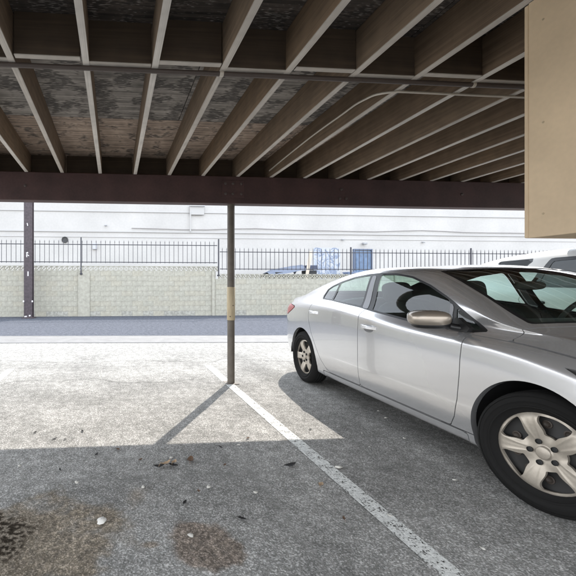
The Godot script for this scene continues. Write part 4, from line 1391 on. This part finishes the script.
	for seg in [[-4.9, 3.9, 9, 1.70], [3.9, 7.1, 7, 1.41]]:
		var hh: float = seg[3] / seg[2]
		var meshes := []
		for v in 3:
			meshes.append(bx(Vector3(0.395, hh - 0.005, 0.10), 0.003, 0, Vector2(v * 0.77, v * 0.53)))
		var half_mesh := bx(Vector3(0.195, hh - 0.005, 0.10), 0.003, 0)
		for c in int(seg[2]):
			var x: float = seg[0]
			var first := c % 2 == 1
			while x < seg[1] - 0.05:
				var wl := 0.2 if (first or x + 0.4 > seg[1] + 0.01) else 0.4
				first = false
				part("block", half_mesh if wl == 0.2 else meshes[rng.randi_range(0, 2)], (dirty_block if c == 0 and rng.randf() < 0.55 else block_m[rng.randi_range(0, 2)]), bw, Vector3(x + wl / 2, hh * (c + 0.5), -0.05 + 0.022 + rng.randf_range(-0.0015, 0.0015)))
				x += wl
				vis += 1
	print("blocks ", vis)
	var rest := MB.new()
	for seg in [[-20.1, -4.9, 9, 1.70], [7.1, 30.0, 7, 1.41]]:
		var hh: float = seg[3] / seg[2]
		for c in int(seg[2]):
			var x: float = seg[0] - (0.2 if c % 2 else 0.0)
			while x < seg[1] - 0.01:
				var x1 := minf(x + 0.4, seg[1])
				rest.box(Vector3((x + x1) / 2, hh * (c + 0.5), -0.028), Vector3(x1 - x - 0.008, hh - 0.008, 0.10), 0.004, 0, Basis.IDENTITY, Vector2(rng.randf(), rng.randf()))
				x += 0.4
	part("further_blocks", rest, block_m[0], bw).set_meta("kind", "stuff")
	for e in [[-1.11, 1.70, 0.44], [3.80, 1.70, 0.10], [-9.0, 1.70, 0.4], [11.5, 1.41, 0.4], [18.0, 1.41, 0.4]]:
		part("pilaster", bx(Vector3(e[2], e[1] - 0.004, 0.05), 0.006, 1), block_m[0], bw, Vector3(e[0], e[1] / 2, 0.047))
	# pierced blocks: a square frame with a cross
	var pb := MB.new()
	var pw := 0.19
	for sg in [-1.0, 1.0]:
		pb.box(Vector3(0, sg * (pw / 2 - 0.010), 0), Vector3(pw, 0.02, 0.09), 0.002)
		pb.box(Vector3(sg * (pw / 2 - 0.008), 0, 0), Vector3(0.016, pw - 0.042, 0.088), 0.002)
		pb.box(Vector3(0, 0, 0), Vector3(pw * 1.12, 0.024, 0.082 + 0.002 * sg), 0.0, 0, Basis(Vector3.BACK, sg * PI / 4))
	var pbm := pb.mesh()
	for i in 84:
		var x := -5.0 + 0.192 * i
		var left := x < 3.9
		part("pierced_block", pbm, block_m[1], bw, Vector3(x + 0.096, (1.70 if left else 1.41) + 0.099, -0.05))
	# iron fence on the wall
	var fe := thing("iron_fence", Vector3(0, 0, wz + 0.06), 0.0, "black iron picket fence standing on the cream block wall", "fence")
	var picket := MB.new()
	picket.box(Vector3(0, 0.35, 0), Vector3(0.016, 0.76, 0.016))
	picket.lathe([Vector2(0.0, 0.84), Vector2(0.013, 0.76), Vector2(0.008, 0.73)], Vector3.ZERO, Vector3.UP, 4, false)
	var pkm := picket.mesh()
	for seg in [[-9.0, 3.95, 2.03], [4.05, 22.0, 1.79]]:
		var ln: float = seg[1] - seg[0]
		for y in [0.0, 0.655]:
			part("rail", bx(Vector3(ln, 0.03, 0.03), 0.003), iron, fe, Vector3(seg[0] + ln / 2, seg[2] + y, 0))
		var n := int(ln / 0.172)
		for i in n:
			part("picket", pkm, iron, fe, Vector3(seg[0] + 0.09 + i * 0.172, seg[2] - 0.01, 0.022))
	for e in [[-6.4, 1.60, 2.93], [-1.21, 1.55, 2.95], [3.99, 1.50, 2.93], [9.28, 1.30, 2.66], [14.35, 1.30, 2.66]]:
		part("fence_post", bx(Vector3(0.045, e[2] - e[1], 0.045), 0.004), iron, fe, Vector3(e[0], (e[1] + e[2]) / 2, 0.045))
		part("bracket", bx(Vector3(0.10, 0.05, 0.03), 0.004), iron, fe, Vector3(e[0], e[1] + 0.04, 0.02))

	# ---------------- steel column before the wall
	var col := thing("steel_column", Vector3(-3.0, 0, -13.9), 0.0, "dark purple-brown steel column with paint scuffs in front of the block wall", "column")
	var col_m := with_bump(textured(make_mottle(391, Vector3(0.050, 0.036, 0.042), 0.9, 0.5, 0.02), 0.8, Color.WHITE, 0.6), grain, 0.06)
	part("flange", bx(Vector3(0.29, 6.2, 0.02), 0.004, 1), col_m, col, Vector3(0, 3.1, 0.14))
	part("flange", bx(Vector3(0.29, 6.2, 0.02), 0.004, 1), col_m, col, Vector3(0, 3.1, -0.14))
	part("web", bx(Vector3(0.018, 6.19, 0.256), 0.002, 1), col_m, col, Vector3(0, 3.1, 0))
	part("base_plate", bx(Vector3(0.42, 0.03, 0.42), 0.004), col_m, col, Vector3(0, 0.016, 0))
	var scuff := mat(lin(0.6, 0.58, 0.58), 0.8)
	for e in [[-0.03, 2.30, 0.07, 0.05, 0.5], [-0.045, 2.20, 0.03, 0.10, 0.1], [0.0, 2.22, 0.08, 0.03, -0.6], [0.0, 1.57, 0.04, 0.16, 0.0], [-0.02, 3.30, 0.03, 0.10, 0.2], [0.06, 0.10, 0.06, 0.05, 0.3], [-0.08, 0.07, 0.09, 0.04, 0.1]]:
		part("paint_scuff", bx(Vector3(e[2], e[3], 0.003), 0.001), scuff, col, Vector3(e[0], e[1], 0.1515), Basis(Vector3.BACK, e[4]))
	for sx in [-1.0, 1.0]:
		part("reflector", bx(Vector3(0.05, 0.06, 0.03), 0.008), scuff, col, Vector3(sx * 0.15, 0.60, 0.165))

	# ---------------- white building beyond
	var zb := -19.5
	var hb := thing("white_building", Vector3(0, 0, zb), 0.0, "long white plastered building with ledges and a blue door beyond the fence", "building")
	var wm := MB.new()
	wm.box(Vector3(8, 3.4, -5.0), Vector3(80, 6.8, 10.0), 0.02)
	part("wall", wm, white_wall, hb)
	part("ledge", bx(Vector3(80, 0.07, 0.04), 0.01), white_trim, hb, Vector3(8, 4.90, 0.021))
	part("ledge", bx(Vector3(80, 0.08, 0.05), 0.01), white_trim, hb, Vector3(8, 3.88, 0.026))
	part("ledge", bx(Vector3(80, 0.04, 0.025), 0.006), white_trim, hb, Vector3(8, 3.60, 0.0135))
	part("parapet_cap", bx(Vector3(80.2, 0.12, 0.30), 0.01), white_trim, hb, Vector3(8, 6.86, -0.10))
	var door_m := with_bump(tri_mat(textured(make_mottle(401, Vector3(0.10, 0.155, 0.25), 0.5, 0.2), 1.0, Color.WHITE, 0.5), 0.6), grain, 0.05)
	var frame_m := mat(lin(0.10, 0.13, 0.20), 0.5)
	var dr := part("door", bx(Vector3(0.92, 2.14, 0.05), 0.006), door_m, hb, Vector3(13.2, 1.93, 0.03))
	for sx in [-1.0, 1.0]:
		part("door_frame", bx(Vector3(0.06, 2.2, 0.10), 0.006), frame_m, dr, Vector3(sx * 0.495, 0.03, 0.02))
	part("door_frame", bx(Vector3(1.05, 0.06, 0.10), 0.006), frame_m, dr, Vector3(0, 1.13, 0.022))
	part("door_panel", bx(Vector3(0.28, 1.7, 0.02), 0.008), door_m, dr, Vector3(-0.22, 0.05, 0.032))
	part("door_panel", bx(Vector3(0.28, 1.7, 0.02), 0.008), door_m, dr, Vector3(0.22, 0.05, 0.032))
	part("door_knob", bx(Vector3(0.05, 0.05, 0.06), 0.015), white_trim, dr, Vector3(0.40, -0.1, 0.05))
	var graf := textured(make_scrawl(), 1.0)
	var gr := MB.new()
	gr.quad(Vector3(10.48, 1.45, 0.006), Vector3(11.97, 1.45, 0.006), Vector3(11.97, 3.15, 0.006), Vector3(10.48, 3.15, 0.006), Vector3(0, 0, 1), Vector2(0, 1), Vector2(1, 1), Vector2(1, 0), Vector2(0, 0))
	part("painted_scrawl", gr, graf, hb)
	for e in [[13.25, 3.40], [12.08, 3.60], [16.6, 3.5], [-0.4, 4.2]]:
		var lm := Node3D.new()
		lm.name = "wall_lamp"
		hb.add_child(lm, true)
		lm.position = Vector3(e[0], e[1], 0)
		var small: float = 1.0 if e[0] == 13.25 else 0.6
		part("bracket", bx(Vector3(0.10, 0.08, 0.06) * small, 0.01), white_trim, lm, Vector3(0, 0, 0.032))
		part("lamp_head", bx(Vector3(0.22, 0.10, 0.16) * small, 0.02), mat(lin(0.30, 0.30, 0.31), 0.6), lm, Vector3(0, -0.03, 0.12 * small + 0.03))
	var vent := MB.new()
	vent.lathe([Vector2(0.16, 0.0), Vector2(0.16, 0.05), Vector2(0.13, 0.06), Vector2(0.13, 0.02), Vector2(0.0, 0.02)], Vector3(-2.44, 3.58 - 0.14, 0.002), Vector3(0, 0, 1), 24)
	part("round_vent", vent, mat(lin(0.05, 0.05, 0.05), 0.7), hb)
	var bxn := part("wall_box", bx(Vector3(0.75, 0.42, 0.05), 0.01), white_trim, hb, Vector3(4.25, 4.98, 0.10))
	part("box_hood", bx(Vector3(0.82, 0.04, 0.12), 0.008), mat(lin(0.45, 0.45, 0.46), 0.7), bxn, Vector3(0, 0.232, 0.04))
	part("drain_pipe", bx(Vector3(0.06, 1.0, 0.05), 0.01), white_trim, hb, Vector3(3.9, 4.40, 0.13))
	var cbl := MB.new()
	var cab_pts := []
	for k in 25:
		cab_pts.append(Vector3(0.9 + k * 1.3, 4.06 + 0.02 * sin(k * 1.7) - 0.04 * sin(k * 0.9), 0.05))
	cbl.tube(cab_pts, 0.02, 6)
	part("cable", cbl, mat(lin(0.30, 0.28, 0.27), 0.8), hb)
	# small wall box seen through the pickets
	part("meter_box", bx(Vector3(0.22, 0.30, 0.12), 0.01), mat(lin(0.42, 0.42, 0.44), 0.6), hb, Vector3(-0.95, 3.12, 0.062))

	# ---------------- things in the yard
	var tp := thing("tarpaulin_stack", Vector3(7.9, 0.85, -17.0), 0.06, "low stack under a blue-grey tarpaulin behind the fence", "stack")
	var tm := MB.new()
	var prof := [Vector2(-1.05, 0.88), Vector2(-0.7, 1.02), Vector2(-0.2, 1.12), Vector2(0.3, 1.20), Vector2(0.62, 1.24), Vector2(0.7, 1.05)]
	for i in prof.size() - 1:
		for j in 6:
			var za := -0.6 + 0.2 * j
			var pts := []
			for e in [[i, za], [i + 1, za], [i + 1, za + 0.2], [i, za + 0.2]]:
				pts.append(Vector3(prof[e[0]].x, prof[e[0]].y - 0.25 * pow(absf(e[1]) / 0.6, 3.0) + 0.02 * sin(e[0] * 3.1 + e[1] * 9.0), e[1]))
			var n: Vector3 = (pts[3] - pts[0]).cross(pts[1] - pts[0]).normalized()
			tm.tri(pts[0], pts[1], pts[2], n, n, n)
			tm.tri(pts[0], pts[2], pts[3], n, n, n)
	part("tarpaulin", tm, mat(lin(0.13, 0.15, 0.20), 0.6), tp)
	part("pallet_load", bx(Vector3(1.5, 0.80, 0.9), 0.02), mat(lin(0.10, 0.10, 0.11), 0.8), tp, Vector3(-0.1, 0.41, 0))
	part("black_strip", bx(Vector3(0.5, 0.06, 0.95), 0.01), black, tp, Vector3(-0.55, 0.86, 0.05))
	var bn := thing("dark_crate", Vector3(8.95, 0.85, -17.0), 0.0, "dark plastic crate beside the tarpaulin stack behind the fence", "crate")
	part("crate_body", bx(Vector3(0.48, 0.98, 0.5), 0.02), mat(lin(0.015, 0.016, 0.02), 0.6), bn, Vector3(0, 0.5, 0))
	part("crate_lid", bx(Vector3(0.52, 0.20, 0.54), 0.02), mat(lin(0.05, 0.06, 0.10), 0.6), bn, Vector3(0, 1.12, 0))
	var pk := thing("leaning_plank", Vector3(8.42, 0.85, -16.4), 0.0, "pale timber plank leaning upright behind the fence by the crate", "plank")
	part("plank", bx(Vector3(0.14, 1.85, 0.03), 0.004, 1), mat(lin(0.55, 0.48, 0.40), 0.8), pk, Vector3(0.14, 0.90, 0), Basis(Vector3.BACK, -0.17))
	var tk := thing("blue_tank", Vector3(12.15, 0.86, -18.9), 0.0, "grey-blue bin standing by the blue door of the white building", "bin")
	part("bin_body", bx(Vector3(0.5, 0.92, 0.5), 0.03), mat(lin(0.20, 0.25, 0.36), 0.6), tk, Vector3(0, 0.46, 0))
	part("bin_lid", bx(Vector3(0.54, 0.06, 0.54), 0.02), mat(lin(0.16, 0.20, 0.30), 0.6), tk, Vector3(0, 0.952, 0))

	# ---------------- litter on the asphalt
	litter(rng)
	print("all done ", Time.get_ticks_msec())

func leaf_mesh(rng: RandomNumberGenerator, ln: float, wd: float, curl: float) -> MB:
	var m := MB.new()
	var n := 8
	var lift := rng.randf_range(0.2, 0.5)
	for sgn in [-1.0, 1.0]:
		var prev := []
		for i in n + 1:
			var t := float(i) / n
			var hw := wd * 0.5 * pow(sin(PI * clampf(t * 0.92 + 0.04, 0, 1)), 0.8) * (1.0 + rng.randf_range(-0.25, 0.2))
			var y := curl * ln * (pow(2.0 * t - 1.0, 2.0)) + 0.003
			var cur := [Vector3((t - 0.5) * ln, y, 0), Vector3((t - 0.5) * ln, y + hw * lift, sgn * hw)]
			if i > 0:
				var nn: Vector3 = (cur[0] - prev[0]).cross(cur[1] - prev[0])
				nn = nn.normalized() * (1.0 if nn.y >= 0 else -1.0) if nn.length() > 1e-10 else Vector3.UP
				m.quad(prev[0], cur[0], cur[1], prev[1], nn)
				var dn := Vector3(0, 0.0012, 0)
				m.quad(prev[0] - dn, cur[0] - dn, cur[1] - dn, prev[1] - dn, -nn)
			prev = cur
	m.tube([Vector3(-0.5 * ln, curl * ln + 0.003, 0), Vector3(-0.75 * ln, 0.004, 0.1 * ln)], 0.0012, 4)
	return m

func chip_mesh(rng: RandomNumberGenerator, r: float, flatness: float) -> MB:
	var m := MB.new()
	var n := 12
	var lv := 4
	var ph := rng.randf() * TAU
	var rows := []
	for k in lv + 1:
		var t := float(k) / lv
		var row := []
		for i in n:
			var a := TAU * i / n
			var q := r * cos(t * PI / 2) * (1.0 + 0.22 * sin(2.0 * a + ph) + 0.14 * sin(3.0 * a + 2.0 * ph)) * rng.randf_range(0.9, 1.1)
			row.append(Vector3(cos(a) * q, r * flatness * sin(t * PI / 2) * rng.randf_range(0.8, 1.1), sin(a) * q * 0.62))
		rows.append(row)
	for k in lv:
		for i in n:
			var j := (i + 1) % n
			var na: Vector3 = (rows[k][i] + Vector3(0, r * 0.15, 0)).normalized()
			var nb: Vector3 = (rows[k + 1][j] + Vector3(0, r * 0.15, 0)).normalized()
			m.tri(rows[k][i], rows[k][j], rows[k + 1][j], na, (rows[k][j] + Vector3(0, r * 0.15, 0)).normalized(), nb)
			m.tri(rows[k][i], rows[k + 1][j], rows[k + 1][i], na, nb, (rows[k + 1][i] + Vector3(0, r * 0.15, 0)).normalized())
	return m

func litter(rng: RandomNumberGenerator) -> void:
	var pale := mat(lin(0.44, 0.42, 0.38), 0.9)
	var brown := mat(lin(0.10, 0.055, 0.03), 0.9)
	var dark := mat(lin(0.012, 0.010, 0.009), 0.9)
	var tan := mat(lin(0.34, 0.24, 0.15), 0.9)
	var o: Node
	# leaves with a look of their own
	o = part("dry_leaf", leaf_mesh(rng, 0.095, 0.035, 0.10), dark, self, Vector3(1.14, 0.003, -2.41), Basis(Vector3.UP, 0.3))
	tag(o, "blackened curled leaf lying between the parking line and the post's shadow", "leaf")
	o = part("dry_leaf", leaf_mesh(rng, 0.075, 0.045, 0.18), brown, self, Vector3(0.51, 0.003, -2.53), Basis(Vector3.UP, 1.2))
	tag(o, "crumpled brown leaf just inside the roof's shadow edge", "leaf")
	var cl := thing("leaf_clump", Vector3(0.335, 0.003, -2.47), 0.0, "small clump of tan and black leaves below the post's shadow", "leaf clump")
	part("leaf", leaf_mesh(rng, 0.07, 0.035, 0.15), dark, cl, Vector3(-0.045, 0, 0.01), Basis(Vector3.UP, 0.1))
	part("leaf", leaf_mesh(rng, 0.08, 0.03, 0.2), tan, cl, Vector3(0.0, 0.006, -0.01), Basis(Vector3.UP, 0.5))
	part("leaf", leaf_mesh(rng, 0.06, 0.035, 0.12), dark, cl, Vector3(0.05, 0.002, 0.008), Basis(Vector3.UP, -0.4))
	part("leaf", leaf_mesh(rng, 0.05, 0.028, 0.2), tan, cl, Vector3(0.06, 0.004, -0.03), Basis(Vector3.UP, 0.9))
	o = part("crumpled_paper", chip_mesh(rng, 0.030, 0.55), mat(lin(0.58, 0.56, 0.52), 0.9), self, Vector3(-0.06, 0.001, -1.92), Basis(Vector3.UP, 0.4))
	tag(o, "crumpled white scrap of paper right of the brown stain", "paper scrap")
	o = part("dry_leaf", leaf_mesh(rng, 0.05, 0.025, 0.1), tan, self, Vector3(1.21, 0.003, -2.16), Basis(Vector3.UP, 0.8))
	tag(o, "small tan leaf left of the parking line", "leaf")
	o = part("pebble", chip_mesh(rng, 0.022, 0.5), mat(lin(0.52, 0.50, 0.45), 0.9), self, Vector3(1.44, 0.004, -2.36), Basis.IDENTITY)
	tag(o, "white stone chip lying on the parking line", "stone chip")
	for e in [[0.17, -2.23], [-0.22, -2.31], [2.46, -3.40], [2.40, -3.22], [1.96, -2.90], [2.22, -2.78], [1.85, -2.65], [1.64, -1.59], [0.55, -2.20], [0.39, -2.59], [0.92, -2.76], [-0.61, -2.55], [0.80, -2.12], [1.40, -1.85], [0.04, -2.34], [2.05, -2.16], [0.36, -1.78]]:
		o = part("stone_chip", chip_mesh(rng, rng.randf_range(0.008, 0.019), 0.35), pale, self, Vector3(e[0], 0.0005, e[1]), Basis(Vector3.UP, rng.randf() * TAU))
		tag(o, "small pale stone chip on the shaded asphalt", "stone chip", "pale stone chips on the asphalt")
	for e in [[-0.37, -2.95], [-0.45, -2.97], [-0.62, -3.11], [-0.25, -3.10], [0.64, -1.88], [0.38, -2.04], [0.48, -2.15], [1.15, -1.84], [0.72, -2.45], [-0.34, -2.47], [0.18, -2.57], [-0.12, -2.67], [1.59, -3.0], [0.77, -2.72], [0.03, -2.74], [1.02, -2.86]]:
		o = part("leaf_crumb", leaf_mesh(rng, rng.randf_range(0.022, 0.042), rng.randf_range(0.012, 0.02), 0.12), dark if rng.randf() < 0.6 else brown, self, Vector3(e[0], 0.002, e[1]), Basis(Vector3.UP, rng.randf() * TAU))
		tag(o, "tiny dark leaf crumb on the asphalt", "leaf crumb", "dark leaf crumbs on the asphalt")
